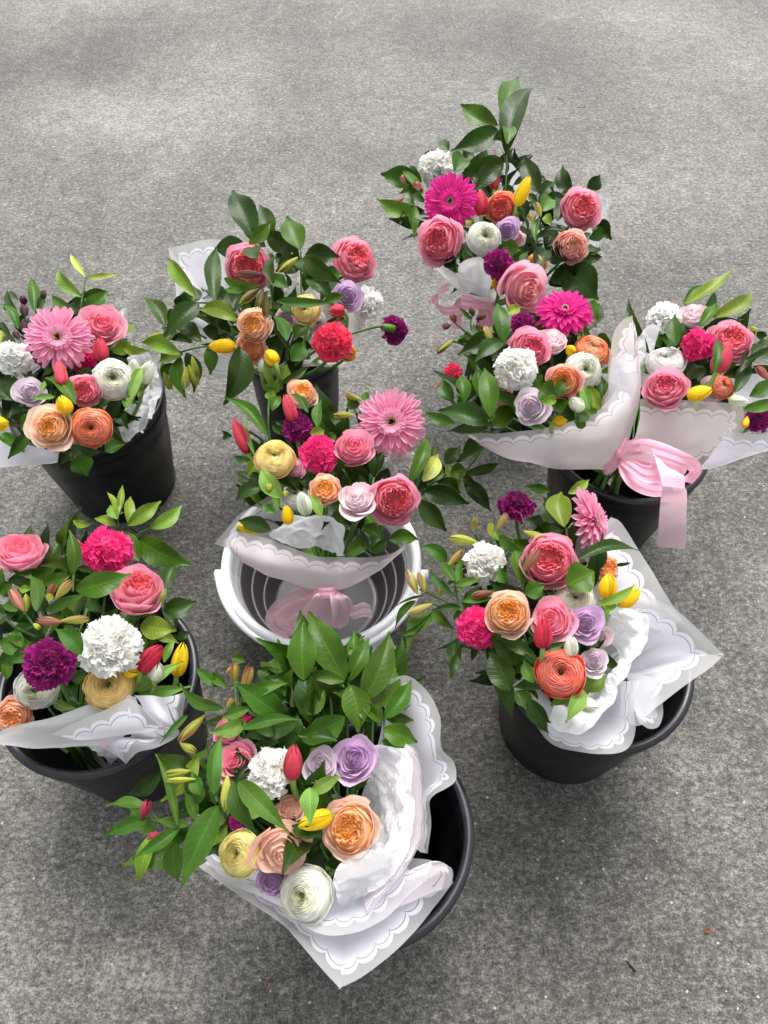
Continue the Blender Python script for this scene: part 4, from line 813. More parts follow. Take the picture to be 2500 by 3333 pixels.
# ============================================================ lower right bouquet
b = Bouquet('bouquet with a side turned pink gerbera and a red orange ranunculus', 1280, 1560, .6631, (760, 700), .40, 620, .09, (960, 1080, .21), 8)
b.f('garden', 765, 395, 148, 'pink coral', .0, .25, .02, 'large coral centred rose', M_=64)
b.f('garden', 562, 655, 122, 'peach peachin', .0, .25, .02, 'peach rose with yellow centre', tall=1.1)
b.f('rose', 775, 690, 108, 'pink pinkd', -.3, .25, .0, 'pink rose behind a red tulip')
b.f('ran', 822, 950, 126, 'redo redoin', .05, .1, .02, 'red orange ranunculus', eye=(.06, .03, .01), openn=.8)
b.f('rose', 945, 705, 82, 'lav lavin', .1, .1, .01, 'lavender rose', N=28, flare=.5)
b.f('rose', 985, 893, 66, 'lavp lavpin', .1, .15, .0, 'small greyish lavender rose')
b.f('carn', 450, 400, 110, 'white ivory', -.1, .25, .01, 'white carnation'); b.f('carn', 405, 735, 112, 'hot', -.2, -.05, .01, 'bright pink carnation')
b.f('carn', 605, 105, 92, 'mag magd', .0, 1.2, .01, 'magenta carnation seen from the side'); b.f('gerb', 985, 200, 172, 'gp gpt gpt', 1.7, .4, .03, 'pink gerbera turned away to the right')
b.f('ran', 890, 590, 104, 'ivory cream', .1, .35, -.02, 'cream ranunculus', N=50); b.f('garden', 1050, 440, 82, 'peachy apricot', .4, .35, -.03, 'small peach rose')
b.f('rose', 1010, 770, 60, 'blush lavpin', .4, -.2, -.03)
b.tul(735, 830, 735, 680, 108, 'tred tred', .03, .02, lab='dark red tulip'); b.tul(1045, 585, 1062, 460, 108, 'tyeld tyel', .02, .02); b.tul(1110, 620, 1215, 535, 96, 'tyeld tyel', .0, .015)
b.tul(872, 865, 875, 770, 84, 'twhb twh', .02, .02); b.tul(920, 1100, 1010, 1120, 90, 'twhb twh', .02, .01)
b.sprig([(840,235,825,48,122,.03,0,'l'), (860,70,965,0,56,.02,0,'l'), (770,60,650,30,50,.02,0,'m'), (830,225,735,85,100,.01,0,'d'), (900,395,1225,350,66,.02,-.01,'d'), (1010,420,850,500,50,-.01)], 'l', stems=[[(855,300,.01), (848,235,.03)]], lab='sprig with a round yellow green leaf')
b.sprig([(850,520,990,450,160,.01,0,'m'), (930,1040,1050,960,90,-.02,0,'l')], 'm', lab='broad round leaf')
b.sprig([(600,350,655,540,86,.02), (520,280,648,365,64,.02), (650,560,745,520,90,.02), (560,520,520,420,60,-.01), (340,600,575,528,56,.02), (300,410,440,492,46,.02), (335,560,350,350,40,.01), (530,330,600,300,40), (520,300,500,250,50,0,0,'l')], 'a', mat='softleaf', stems=[[(480,300), (540,420,-.02)], [(400,270,.01), (430,330,-.02)]])
b.sprig([(265,400,130,322,72), (300,500,235,400,58,.02), (300,520,440,480,44,.02), (290,570,180,445,40), (335,630,190,640,44,0,0,'d'), (190,650,60,850,80,-.01), (200,650,10,780,44), (110,595,5,735,40), (190,640,300,740,60,.01), (330,640,320,730,60), (330,650,300,700,40), (150,570,0,630,14)], 'a', mat='softleaf', stems=[[(130,540,.01), (240,590,.01), (340,650,0), (450,720,-.04)], [(190,610,.01), (280,640)], [(300,440,.01), (310,560), (340,650)]])
b.sprig([(575,1040,465,835,130,0,.01,'d'), (560,1010,600,840,90,-.02), (700,870,505,790,64), (690,1000,640,880,66,0,0,'a'), (740,1020,580,1020,56), (660,1080,780,1200,92,0,-.01,'d'), (600,1040,690,1130,80,-.01,0,'m'), (690,1150,765,1250,54,-.02), (300,800,290,975,78,-.02), (310,860,285,980,50), (700,960,580,860,70,-.04), (880,1045,770,1110,80,0,0,'l'), (645,830,700,900,50,-.02), (840,800,700,820,40,.03,0,'d')], 'd', stems=[[(640,760,-.03), (690,900,-.03)]])
b.sprig([(935,1035,845,1198,80,.02,0), (1010,620,1195,505,48,.03,.01,'l'), (1095,625,1005,590,50,.02,.01,'l'), (1000,720,1090,620,50,-.02)], 't', mat='softleaf')
b.bud(415,310,272,285,62,'bgr bgr',.02,.01); b.bud(400,250,398,185,44,'bgr bbr',.02,.02); b.bud(478,280,478,215,44,'bgr bgr',.02,.02); b.bud(508,250,560,165,44,'bgr bpk',.02,.02); b.bud(640,255,765,300,48,'bgr bgr',.05,0)
b.bud(265,435,345,345,52,'bgr bre',.02,.01); b.bud(640,450,715,345,66,'bbr bbr',.05,.01); b.bud(120,565,65,445,58,'bgr bpk',.02,.01); b.bud(155,555,125,455,52,'bgr bpk',.02,.01); b.bud(192,612,65,665,50,'bgr bpk',.01); b.bud(490,555,375,575,50,'bbr bbr',.0); b.bud(225,570,225,520,40,'bgr bpk',0)
b.fill(720, 660, 330, 380, 85); b.stems_bundle(12, .17)
b.sh([[(1070,190,.345), (1120,215,.35), (1200,340,.35), (1270,450,.35), (1340,570,.35), (1420,690,.34)], [(1000,250,.34), (1070,270,.34), (1130,390,.34), (1180,480,.34), (1250,600,.34), (1330,740,.33)], [(900,300,.33), (960,350,.32), (1000,440,.32), (1040,540,.32), (1090,660,.315), (1180,800,.30)], [(880,700,.24), (900,720,.24), (920,760,.24), (940,800,.24), (950,850,.24), (980,900,.23)]], 'paper_wide', edges='ltr', nu=56)
b.sh([[(1180,545,.36), (1290,590,.36), (1400,650,.355), (1510,750,.345), (1622,862,.335), (1560,920,.33), (1470,985,.325), (1370,1060,.32), (1280,1130,.315), (1205,1200,.31)],
      [(1150,600,.355), (1240,640,.35), (1330,690,.345), (1420,770,.335), (1500,860,.325), (1460,900,.32), (1390,950,.315), (1310,1010,.31), (1250,1070,.305), (1195,1160,.30)],
      [(1090,680,.32), (1140,710,.32), (1200,760,.31), (1260,820,.30), (1300,880,.30), (1290,920,.29), (1260,950,.29), (1230,980,.28), (1200,1020,.28), (1180,1100,.28)],
      [(980,940,.22), (990,950,.22), (1000,960,.22), (1020,970,.22), (1030,980,.22), (1040,990,.22), (1040,1000,.22), (1040,1010,.22), (1050,1020,.22), (1060,1040,.22)]], 'paper_wide', edges='tl', nu=130, wrinkle=.003, corners=(4,))
b.sh([[(440,830,.33), (455,920,.33), (510,1020,.33), (600,1090,.33), (680,1160,.33), (760,1270,.325), (860,1325,.32), (1010,1350,.32), (1140,1325,.32), (1182,1230,.33), (1180,1130,.34), (1210,985,.35)],
      [(470,830,.31), (490,920,.31), (550,1010,.31), (630,1060,.31), (710,1120,.31), (780,1220,.31), (870,1270,.305), (1000,1290,.305), (1090,1260,.31), (1130,1190,.32), (1140,1110,.33), (1180,990,.35)],
      [(560,820,.26), (580,880,.26), (630,940,.26), (690,990,.26), (750,1040,.26), (820,1110,.26), (890,1150,.26), (970,1160,.26), (1030,1140,.27), (1070,1100,.29), (1090,1060,.30), (1110,990,.33)],
      [(900,960,.20), (905,970,.2), (910,980,.2), (920,990,.2), (930,1000,.2), (940,1010,.2), (950,1015,.2), (960,1015,.2), (970,1010,.2), (980,1000,.21), (990,990,.22), (1000,980,.24)]], 'paper', edges='t', nu=90, nv=36, wrinkle=.003, edge_wave=.002)
b.sh([[(1090,950,.335), (1200,955,.33), (1300,980,.32)], [(1120,1080,.32), (1200,1090,.315), (1290,1080,.305)], [(1165,1200,.31), (1205,1210,.305), (1255,1190,.30)]], 'paper_frost', edges='', nu=24)
b.sh([[(1205,1200,.32), (1250,1225,.31), (1300,1215,.30), (1325,1150,.30), (1320,1080,.31)], [(1190,1150,.32), (1235,1160,.31), (1280,1160,.30), (1300,1120,.30), (1290,1060,.31)], [(1160,1060,.29), (1180,1070,.29), (1200,1070,.29), (1210,1060,.29), (1220,1040,.29)]], 'paper_frost', edges='t', nu=36)
b.tis([[(1070,640,.375), (1160,640,.38), (1255,680,.38), (1240,790,.375), (1180,870,.37), (1130,960,.365), (1060,1060,.355), (960,1120,.345)],
       [(1040,700,.35), (1110,720,.36), (1170,760,.365), (1160,820,.365), (1120,890,.36), (1080,960,.355), (1030,1030,.345), (930,1100,.335)],
       [(1010,760,.31), (1050,790,.32), (1080,830,.33), (1080,870,.33), (1060,920,.33), (1030,960,.33), (1000,1000,.32), (900,1080,.31)]])
b.tis([[(760,1200,.345), (830,1240,.35), (900,1260,.35), (980,1220,.35), (1050,1150,.355), (1100,1050,.36), (1110,985,.365)],
       [(780,1140,.34), (840,1180,.345), (910,1200,.345), (970,1160,.345), (1030,1100,.35), (1070,1020,.355), (1090,960,.36)],
       [(800,1090,.31), (850,1110,.31), (900,1120,.31), (950,1100,.31), (990,1050,.31), (1020,1000,.32), (1040,950,.33)]])

# ============================================================ lower left bouquet
b = Bouquet('bouquet cut by the left edge with large magenta and white carnations', 0, 1600, .4521, (560, 880), .40, 820, .09, (560, 1760, .22), 6)
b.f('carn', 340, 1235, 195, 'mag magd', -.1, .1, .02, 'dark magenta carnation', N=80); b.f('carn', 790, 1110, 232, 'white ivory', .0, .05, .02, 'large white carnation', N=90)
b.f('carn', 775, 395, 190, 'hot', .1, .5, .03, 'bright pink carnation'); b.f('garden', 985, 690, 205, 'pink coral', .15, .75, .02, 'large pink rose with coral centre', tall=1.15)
b.f('rose', 150, 425, 190, 'pink pinkd', -.2, 1.0, .02, 'pink rose at the left edge', flare=.15); b.f('ran', 785, 1395, 180, 'gold yelin gold', -.1, .1, .0, 'apricot ranunculus')
b.f('ran', 262, 1420, 160, 'white cream', -.2, -.2, -.03, 'white ranunculus under the magenta carnation'); b.f('garden', 95, 1610, 140, 'peachy apricot', -.3, -.35, .0, 'peach rose over the paper edge')
b.f('rose', 870, 1215, 75, 'blush peach', .3, -.3, -.04)
b.tul(1010, 1290, 1165, 1105, 170, 'tred tred', .01, .02, lab='red tulip'); b.tul(900, 1300, 995, 1300, 100, 'tyeld tyel', .0, .01); b.tul(1270, 1330, 1325, 1085, 140, 'tyeld tyel', .01, .02, lab='yellow tulip by the bucket rim'); b.tul(1110, 1350, 1140, 1235, 130, 'twhb twh', .02, .02)
b.sprig([(525,600,497,262,100,.03,.02,'m'), (545,710,955,590,180,.04,.0,'m'), (305,660,520,590,110,.02,0,'m'), (60,640,425,530,150,.0,0,'d'), (310,640,200,700,90,-.01,0,'l'), (100,560,240,640,90)], 'm', stems=[[(525,720), (530,600)]])
b.sprig([(850,170,765,0,70,.03,0,'l'), (855,160,885,-60,50,.03,0,'l'), (845,200,790,90,80,.03,0,'l'), (860,165,900,150,20,.03), (940,250,940,30,80,.02,0,'l'), (920,245,1168,60,110,.02,0,'l'), (1080,265,1318,90,110,.02,0,'l'), (645,230,512,240,20,.02), (650,240,515,205,60,.02,0,'l'), (830,250,670,180,90,.01,0,'l'), (1000,500,850,250,130,-.01,0,'m'), (990,340,1380,530,190,.01,-.01,'m')], 'l', stems=[[(850,170,.02), (850,270,0)], [(1090,260,.02), (980,320,0), (900,420,-.02)], [(920,250,.02), (1000,300)]], lab='light green sprig at the top')
b.sprig([(1100,480,1290,470,90,-.01), (1170,720,1270,500,110,-.01,0,'d'), (1140,840,1200,680,60,0,0,'l'), (1180,860,1420,785,150,0,0,'d'), (1270,1000,1180,790,100), (1010,960,1275,1000,170,-.01,0,'l'), (1270,1060,1370,1010,70), (1110,1010,1290,1090,80,-.03,0,'l'), (1180,1230,1265,1060,60,0,0,'l')], 'd')
b.sprig([(265,860,200,580,100,.03), (330,860,630,730,80,.02), (440,830,560,900,70), (590,1170,390,980,130,.04,.01), (0,1100,250,1080,150,.02,-.01), (0,1240,180,1130,120,0,0), (100,1000,250,970,80), (0,720,90,640,90), (130,860,0,810,80), (220,700,130,700,60,0,0,'l'), (50,1350,0,1180,80,-.02), (560,1050,470,960,80,-.02), (160,1120,90,1000,90,0), (230,1160,60,1240,100,.01)], 'a', mat='softleaf', stems=[[(170,860,.01), (240,960,.01), (300,1060,-.02)], [(0,880), (120,980), (260,1050,-.02)]])
b.sprig([(980,1440,1330,1220,100,.0,0,'t'), (1000,1460,1380,1400,90,-.01,0,'t'), (960,1400,1090,1320,70,-.01,0,'t'), (620,1330,500,1350,100,-.03,0,'d'), (640,760,750,880,110,-.03,0,'d'), (1030,1150,1010,1030,70,-.03,0,'l'), (380,1500,560,1560,70,-.06,0,'t')], 't', mat='softleaf')
b.bud(170,860,70,700,90,'bpk bbr',.03,.01); b.bud(190,860,190,735,64,'bgr bgr',.02,.01); b.bud(400,770,515,640,84,'bgr bbr',.03,.01); b.bud(340,770,390,660,70,'bbr bbr',.02,.01); b.bud(350,790,365,735,60,'bgr bgr',.03,.01); b.bud(450,940,265,930,80,'bbr bpk',.03); b.bud(440,930,655,915,80,'bgr bbr',.04,0); b.bud(240,950,290,990,50,'bgr bgr',.03)
b.fill(560, 900, 520, 560, 95, dz=(-.11, -.045)); b.stems_bundle(12, .17)
b.sh([[(-60,1755,.32), (40,1702,.33), (200,1665,.335), (400,1615,.34), (620,1540,.345), (760,1495,.35), (890,1458,.35), (980,1478,.345)],
      [(-60,1775,.315), (40,1750,.32), (200,1730,.325), (400,1700,.33), (600,1660,.33), (760,1630,.335), (890,1620,.335), (1000,1640,.33)],
      [(-60,1795,.29), (40,1817,.29), (150,1850,.29), (280,1866,.29), (420,1858,.29), (560,1838,.29), (700,1818,.29), (840,1800,.29)],
      [(200,1830,.25), (260,1835,.25), (320,1838,.25), (380,1835,.25), (450,1830,.25), (540,1820,.25), (640,1805,.25), (740,1790,.25)]], 'paper_frost', edges='', nu=70, nv=36, wrinkle=.006)
b.sh([[(370,1757,.352), (560,1655,.358), (760,1572,.364), (925,1482,.37), (1050,1565,.362), (1188,1682,.35)], [(460,1775,.342), (610,1740,.345), (770,1700,.348), (930,1680,.348), (1040,1690,.345), (1130,1700,.342)], [(560,1790,.33), (670,1785,.332), (800,1765,.334), (930,1745,.334), (1010,1730,.334), (1080,1720,.335)]], 'paper', edges='t', nu=110, wrinkle=.002, corners=(3,))
b.sh([[(960,1472,.352), (1080,1466,.356), (1180,1476,.352), (1270,1462,.356), (1330,1432,.35)], [(1020,1540,.345), (1110,1545,.35), (1190,1560,.34), (1270,1570,.348), (1325,1540,.34)], [(1120,1640,.335), (1170,1650,.34), (1220,1660,.33), (1270,1650,.338), (1315,1610,.33)], [(1170,1700,.32), (1200,1705,.32), (1235,1705,.315), (1270,1690,.32), (1300,1660,.315)]], 'paper', edges='r', nu=50, wrinkle=.010)
b.sh([[(1190,1690,.335), (1280,1690,.34), (1285,1760,.325), (1140,1838,.315), (1000,1875,.31), (950,1915,.305), (905,1962,.29)],
      [(1110,1705,.325), (1190,1715,.32), (1190,1770,.31), (1060,1790,.31), (930,1810,.315), (880,1860,.30), (885,1940,.28)],
      [(1000,1730,.31), (1060,1745,.305), (1070,1775,.295), (980,1775,.295), (860,1780,.30), (800,1830,.285), (830,1900,.265)],
      [(900,1740,.28), (930,1750,.28), (940,1760,.27), (890,1765,.27), (800,1770,.27), (740,1800,.26), (760,1850,.25)]], 'paper', edges='t', nu=80, wrinkle=.004)
b.tis([[(650,1810,.25), (760,1790,.27), (880,1780,.28), (960,1760,.28)], [(690,1870,.23), (780,1860,.25), (850,1850,.26), (900,1870,.26)], [(800,1960,.20), (830,1950,.21), (860,1930,.22), (880,1900,.24)]])
b.rib([(720,1815,.27), (770,1795,.285), (840,1775,.285)], .012, 'ribbon', side=[(.2,1,0)]*3)

# ============================================================ left bouquet
b = Bouquet('bouquet cut by the left edge with a pink gerbera and an orange ranunculus', 0, 780, .4159, (480, 1060), .40, 850, .08, (560, 1700, .17), 1)
b.f('gerb', 455, 765, 262, 'gp gpt gpt gold', -.1, .2, .03, 'pink gerbera', ); b.f('rose', 800, 665, 165, 'pink pinkd', .2, .55, .02, 'pink rose behind the gerbera', N=30)
b.f('ran', 885, 1095, 165, 'white cream', .0, .15, .02, 'white ranunculus'); b.f('ran', 715, 1470, 162, 'oran oranin', -.1, .0, .02, 'orange ranunculus', eye=(.05,.03,.01), openn=1.0)
b.f('garden', 395, 1465, 160, 'peach peachin', -.35, .1, .02, 'apricot centred peach rose', flare=.6); b.f('garden', 655, 1180, 140, 'pink coral', -.25, .1, .01, 'coral pink rose')
b.f('carn', 95, 930, 155, 'white', -.3, .1, .01, 'white carnation at the left edge'); b.f('rose', 235, 1190, 115, 'lavp lavpin', -.25, .25, .0, 'pale lilac rose'); b.f('carn', 655, 945, 120, 'hot', .3, -.3, -.03); b.f('carn', 330, 900, 90, 'mag', -.2, .1, -.05)
b.f('rose', 490, 1600, 90, 'blush peach', 0, -.6, -.03)
b.tul(800, 950, 775, 765, 140, 'tredt tred', .0, .02); b.tul(495, 1140, 455, 945, 115, 'tredt tredt', .02, .01); b.tul(530, 1360, 470, 1220, 150, 'tyeld tyel', .02, .02); b.tul(-60, 1440, 70, 1440, 140, 'tyeld tyel', .02, .0)
b.tul(1050, 1050, 1045, 940, 110, 'twhb twh', -.0, .03); b.tul(1110, 1120, 1190, 950, 140, 'twhb twh', .0, .03); b.tul(1270, 900, 1290, 780, 10, 'peach peach', -.1)
b.sprig([(640,450,455,212,100,.02,.01,'l'), (670,290,545,105,50,.02,0,'y'), (680,300,925,272,50,.02,0,'y'), (650,460,840,395,90,.01,0,'m'), (640,570,850,395,120,0,.01,'m'), (600,580,380,410,80,0,0,'m'), (620,560,540,500,110,-.01,0,'d'), (670,470,880,430,50,0,0,'y')], 'l', stems=[[(672,300,.02), (645,450,.01), (620,620,-.02)]], lab='young light green sprig')
b.sprig([(270,560,240,300,90,.0,.01,'m'), (300,540,215,260,60,0), (140,580,30,360,60), (140,470,60,400,50), (145,700,0,500,70,0,.01,'m'), (40,560,60,490,50), (90,760,0,640,60), (290,560,360,420,60)], 'd', stems=[[(280,560), (300,640,-.03)]])
b.bud(310,500,350,395,60,'bdk bdk',.0,.01); b.bud(185,520,185,440,70,'bdk bdk',.0,.01); b.bud(200,600,185,520,80,'bdk bdk',.01,0); b.bud(190,740,200,620,90,'bdk bdk',.01,0); b.bud(240,740,210,660,80,'bdk bdk',.0,0); b.bud(150,780,110,720,60,'bdk bdk',.01); b.bud(50,700,-20,660,70,'bdk bdk',.0); b.bud(0,820,10,710,50,'bgr bgr',.0); b.bud(240,760,280,690,70,'bdk bdk',0)
b.sprig([(590,1290,340,1050,120,.02,0,'m'), (430,1230,235,1250,50,.02,0,'t'), (330,1180,350,1100,40,.02,0,'t'), (1020,1250,1130,985,90,.02,0,'t'), (1080,1230,1200,1010,70,-.01,0,'t'), (990,1320,1010,1150,90,-.02,0,'t'), (900,1230,1000,1260,90,-.03,0,'t'), (1040,660,910,830,140,-.02,0,'l'), (880,880,1040,800,110,-.02,0,'l'), (950,830,1180,870,80,-.01,0,'l'), (800,1300,850,1200,100,-.04,0,'d')], 't', mat='softleaf')
b.sprig([(100,1260,-40,1080,150,0,0,'d'), (150,1110,0,1100,90,0,0,'d'), (20,1330,180,1220,130,-.02,0,'k'), (170,1500,290,1310,90,-.01,0,'m'), (150,1440,260,1480,50,-.02), (150,1580,0,1510,90,-.01,0,'m'), (230,1510,60,1720,100,.0,-.01,'m'), (260,1600,330,1570,60), (560,1640,780,1660,100,.0), (620,1660,540,1580,80,.0), (480,1660,480,1800,100,-.01,-.02), (560,1640,480,1760,70,-.01), (600,1700,690,1850,180,-.01,-.02,'m'), (640,1660,790,1655,60,.02), (820,1660,980,1600,120,-.03,0,'m')], 'd', dz=-.02)
b.fill(470, 1120, 480, 500, 100, dz=(-.11, -.045)); b.stems_bundle(12, .12)
b.sh([[(-140,1500,.27), (20,1550,.28), (200,1600,.28), (360,1640,.28), (480,1680,.28)], [(-140,1600,.265), (0,1640,.27), (180,1680,.27), (330,1710,.27), (470,1720,.27)], [(-140,1760,.255), (0,1782,.255), (150,1770,.255), (300,1752,.255), (460,1735,.26)]], 'paper', edges='', nu=50, wrinkle=.006)
b.tis([[(800,1310,.29), (870,1300,.30), (945,1420,.29), (990,1270,.31), (1060,1262,.31), (1165,1290,.31), (1150,1400,.29), (1150,1480,.28)], [(830,1400,.275), (870,1400,.28), (940,1470,.27), (980,1380,.285), (1040,1370,.285), (1100,1380,.28), (1100,1440,.27), (1110,1510,.26)], [(810,1610,.25), (870,1610,.25), (930,1600,.24), (960,1600,.24), (1000,1590,.24), (1040,1570,.24), (1070,1550,.23), (1100,1530,.23)]])
b.tis([[(1000,880,.30), (1080,850,.30), (1130,860,.30), (1200,960,.29), (1250,1080,.285), (1240,1240,.275), (1180,1400,.27)], [(1010,940,.28), (1060,920,.28), (1100,940,.28), (1150,1030,.27), (1180,1120,.27), (1170,1260,.26), (1120,1400,.25)], [(1000,1060,.23), (1020,1060,.23), (1050,1070,.23), (1070,1120,.23), (1080,1180,.23), (1080,1280,.22), (1040,1380,.21)]])
b.sh([[(930,570,.34), (985,540,.35), (1000,640,.34), (1060,740,.32)], [(900,640,.31), (950,640,.31), (970,700,.31), (1010,780,.30)]], 'paper_frost', edges='t', nu=24)

# ============================================================ rear left bouquet
b = Bouquet('loose dark leaved bouquet with one magenta carnation sticking out right', 440, 580, .5787, (760, 700), .42, 620, .08, (800, 1130, .20), 2)
b.f('garden', 635, 500, 142, 'pink coral', .0, .15, .0, 'pink rose under dark leaves'); b.f('garden', 1240, 450, 138, 'pink coral', .45, .45, .02, 'bright pink rose leaning to the right', tall=1.05)
b.f('carn', 1108, 920, 118, 'carn carn', .0, .1, .02, 'coral red carnation', N=75); b.f('carn', 1322, 700, 98, 'white', .5, .2, .0, 'white carnation')
b.f('carn', 1480, 855, 92, 'mag magd', .8, .0, .0, 'lone magenta carnation on a long bare stem', stem=False)
b.f('rose', 1195, 665, 80, 'lav lavin', .15, .1, .0, 'lavender rose'); b.f('ran', 960, 735, 84, 'gold yelin yel', -.2, .1, .0, 'yellow ranunculus'); b.f('garden', 665, 825, 105, 'peach peachin peachy', -.3, .2, .0, 'peach rose')
b.f('garden', 650, 955, 92, 'peachy apricot peach', -.1, .0, -.02, 'apricot rose'); b.f('garden', 1200, 990, 50, 'apricot peachin', .4, -.3, -.03); b.f('ran', 1020, 810, 60, 'ivory blush', .3, -.3, -.05); b.f('rose', 850, 790, 66, 'blush lavpin', 0, -.3, -.04)
b.tul(1180, 745, 1085, 750, 90, 'tred tredt', .02, .0, lab='small pink tulip'); b.tul(560, 945, 412, 945, 96, 'tyeld tyeld', -.01, -.01); b.tul(790, 1040, 740, 970, 96, 'tyeld tyel', .0, 0); b.tul(710, 1090, 720, 1010, 60, 'twhb twh', -.03, .02)
b.sprig([(670,345,542,48,150,.03,.03,'d'), (760,345,705,135,120,.01,.02,'d'), (760,330,600,300,70,.03,0,'m'), (640,370,760,245,80,.03,.01,'m'), (690,450,650,380,110,.04,-.01,'d'), (915,405,720,300,110,.01,0,'d'), (620,375,440,400,120,.02,-.01,'d'), (735,385,700,330,60,.02)], 'd', stems=[[(700,380), (740,520,-.02), (770,650,-.05)]], lab='tall dark glossy sprig', dz=.01)
b.sprig([(925,405,850,195,135,.02,.02,'m'), (955,435,1155,440,110,.01,0,'d'), (950,440,1160,590,110,.01,-.01,'d'), (940,450,1005,560,130,.0), (920,470,790,530,120,-.01), (1000,500,1120,680,120,-.01,-.01,'d'), (1060,560,1170,540,90,-.02,0,'m'), (790,430,900,500,90,-.02)], 'd', stems=[[(932,410,.01), (934,640,-.03), (940,800,-.06)]], dz=.02)
b.sprig([(345,670,155,425,84,.01,.02,'l'), (450,690,460,375,96,.02,.01,'d'), (355,700,160,880,130,.01,-.01,'d'), (575,800,345,735,100,.03,-.01,'l'), (170,835,42,660,90,.0,.01,'m'), (545,760,380,600,110,-.01), (300,720,330,600,90,-.01), (370,925,200,850,100,-.01,-.01,'d'), (540,770,620,640,80,-.02), (230,740,180,830,70,-.02), (290,700,285,620,40), (240,860,150,950,60,-.01)], 'd', stems=[[(350,700), (460,710), (560,770,-.03), (700,900,-.06)], [(170,840), (260,830), (400,900,-.02)]])
b.sprig([(590,950,500,1280,150,.0,-.04,'d'), (420,940,420,1110,80,-.01,-.03,'m'), (255,990,20,920,90,.01,-.0,'l'), (270,985,130,1040,90,-.01,-.02,'l'), (250,1000,280,1240,90,-.01,-.03,'m'), (290,980,330,1210,90,-.02,-.03,'d'), (370,935,560,930,20,-.01), (210,1040,150,1130,60,-.02,-.02,'m'), (380,850,570,880,100,-.03)], 'd', stems=[[(250,980), (370,950), (570,930,-.02)]], dz=-.0)
b.sprig([(775,600,790,405,70,.02,.01,'d'), (800,690,1130,690,60,.03,-.01,'a'), (500,565,720,595,60,.03,0,'a'), (610,640,500,615,50,.02), (850,915,770,750,80,.01,-.01,'a'), (850,700,900,780,100,-.02), (1060,700,1180,660,56,.01,0,'m'), (880,1030,960,915,100,-.0,.01,'m'), (760,560,870,620,90,.02,0,'a'), (1040,860,1140,830,60,-.03), (600,720,650,730,60,0), (900,900,960,830,80,-.04)], 'a', mat='softleaf', stems=[[(770,590,.01), (775,720,-.02), (800,900,-.06)], [(760,820,-.04), (880,990,-.06)]])
b.bud(720,545,560,540,60,'bdk bbr',.04); b.bud(700,620,590,705,62,'bdk bgr',.04,-.01); b.bud(720,620,690,740,54,'bdk bgr',.05,-.02); b.bud(735,640,735,790,54,'bdk bgr',.05,-.03); b.bud(915,445,800,535,56,'bgr bdk',.05,-.01)
b.bud(290,1060,280,1195,60,'bgr bgr',0,-.03); b.bud(300,1050,355,1180,50,'bgr bgr',0,-.03); b.bud(160,1090,205,1200,50,'bgr bgr',0,-.03); b.bud(160,870,70,910,50,'bgr bdk',.0,0); b.bud(320,1000,350,1130,50,'bgr bgr',0,-.03)
mb = MB(); mb.tube(catmull([b.w(1400, 830, -.0), b.w(1300, 850, -.005), b.w(1100, 920, -.03), b.w(900, 1050, -.09)], 16)-b.L, .0021, seg=7, col=ST*.8, lu=.5, lv=0.0); mb.build('long_stem', M['softleaf'], b.root)
mb = MB(); mb.tube([b.w(1448, 848, 0)-b.L, b.w(1415, 840, 0)-b.L, b.w(1395, 834, 0)-b.L], .0075, .0045, seg=10, col=ST*1.2, lu=.5, lv=0.0); mb.build('carnation_calyx', M['softleaf'], b.root)
b.fill(800, 760, 340, 260, 75, dz=(-.13, -.06)); b.fill(380, 830, 180, 140, 10, dz=(-.06, -.02), seed=3); b.stems_bundle(12, .16)
b.sh([[(200,880,.30), (230,640,.33), (188,395,.36), (440,345,.38), (700,400,.38)], [(300,900,.29), (300,690,.32), (280,500,.345), (440,460,.36), (680,480,.36)], [(500,950,.26), (480,800,.28), (480,700,.31), (520,660,.32), (640,650,.32)], [(700,1060,.22), (700,1040,.22), (710,1020,.22), (720,1010,.22), (740,1000,.22)]], 'paper_wide', edges='tl', nu=90, corners=(2,))
b.sh([[(360,920,.30), (440,985,.30), (560,1020,.30), (700,1060,.29)], [(380,1000,.29), (440,1050,.285), (560,1070,.28), (640,1075,.27)], [(440,1120,.27), (500,1130,.26), (560,1120,.255), (600,1095,.25)]], 'paper_frost', edges='b', nu=36)
b.sh([[(1030,590,.34), (1200,640,.34), (1290,800,.33), (1240,960,.31), (1232,1050,.29), (1100,1062,.28), (950,1060,.27), (700,1080,.265)], [(980,700,.31), (1100,740,.31), (1180,850,.30), (1160,950,.29), (1130,1000,.28), (1050,1020,.27), (930,1020,.265), (720,1070,.26)], [(850,900,.24), (900,920,.24), (920,960,.24), (920,980,.24), (910,1000,.24), (890,1010,.24), (860,1020,.24), (800,1060,.24)]], 'paper_pink', edges='t', nu=70)
b.tis([[(760,640,.31), (900,600,.34), (1050,580,.35), (1150,640,.34)], [(760,760,.28), (880,760,.30), (1000,780,.30), (1090,820,.29)], [(760,940,.24), (840,950,.24), (900,960,.24), (960,980,.24)]])

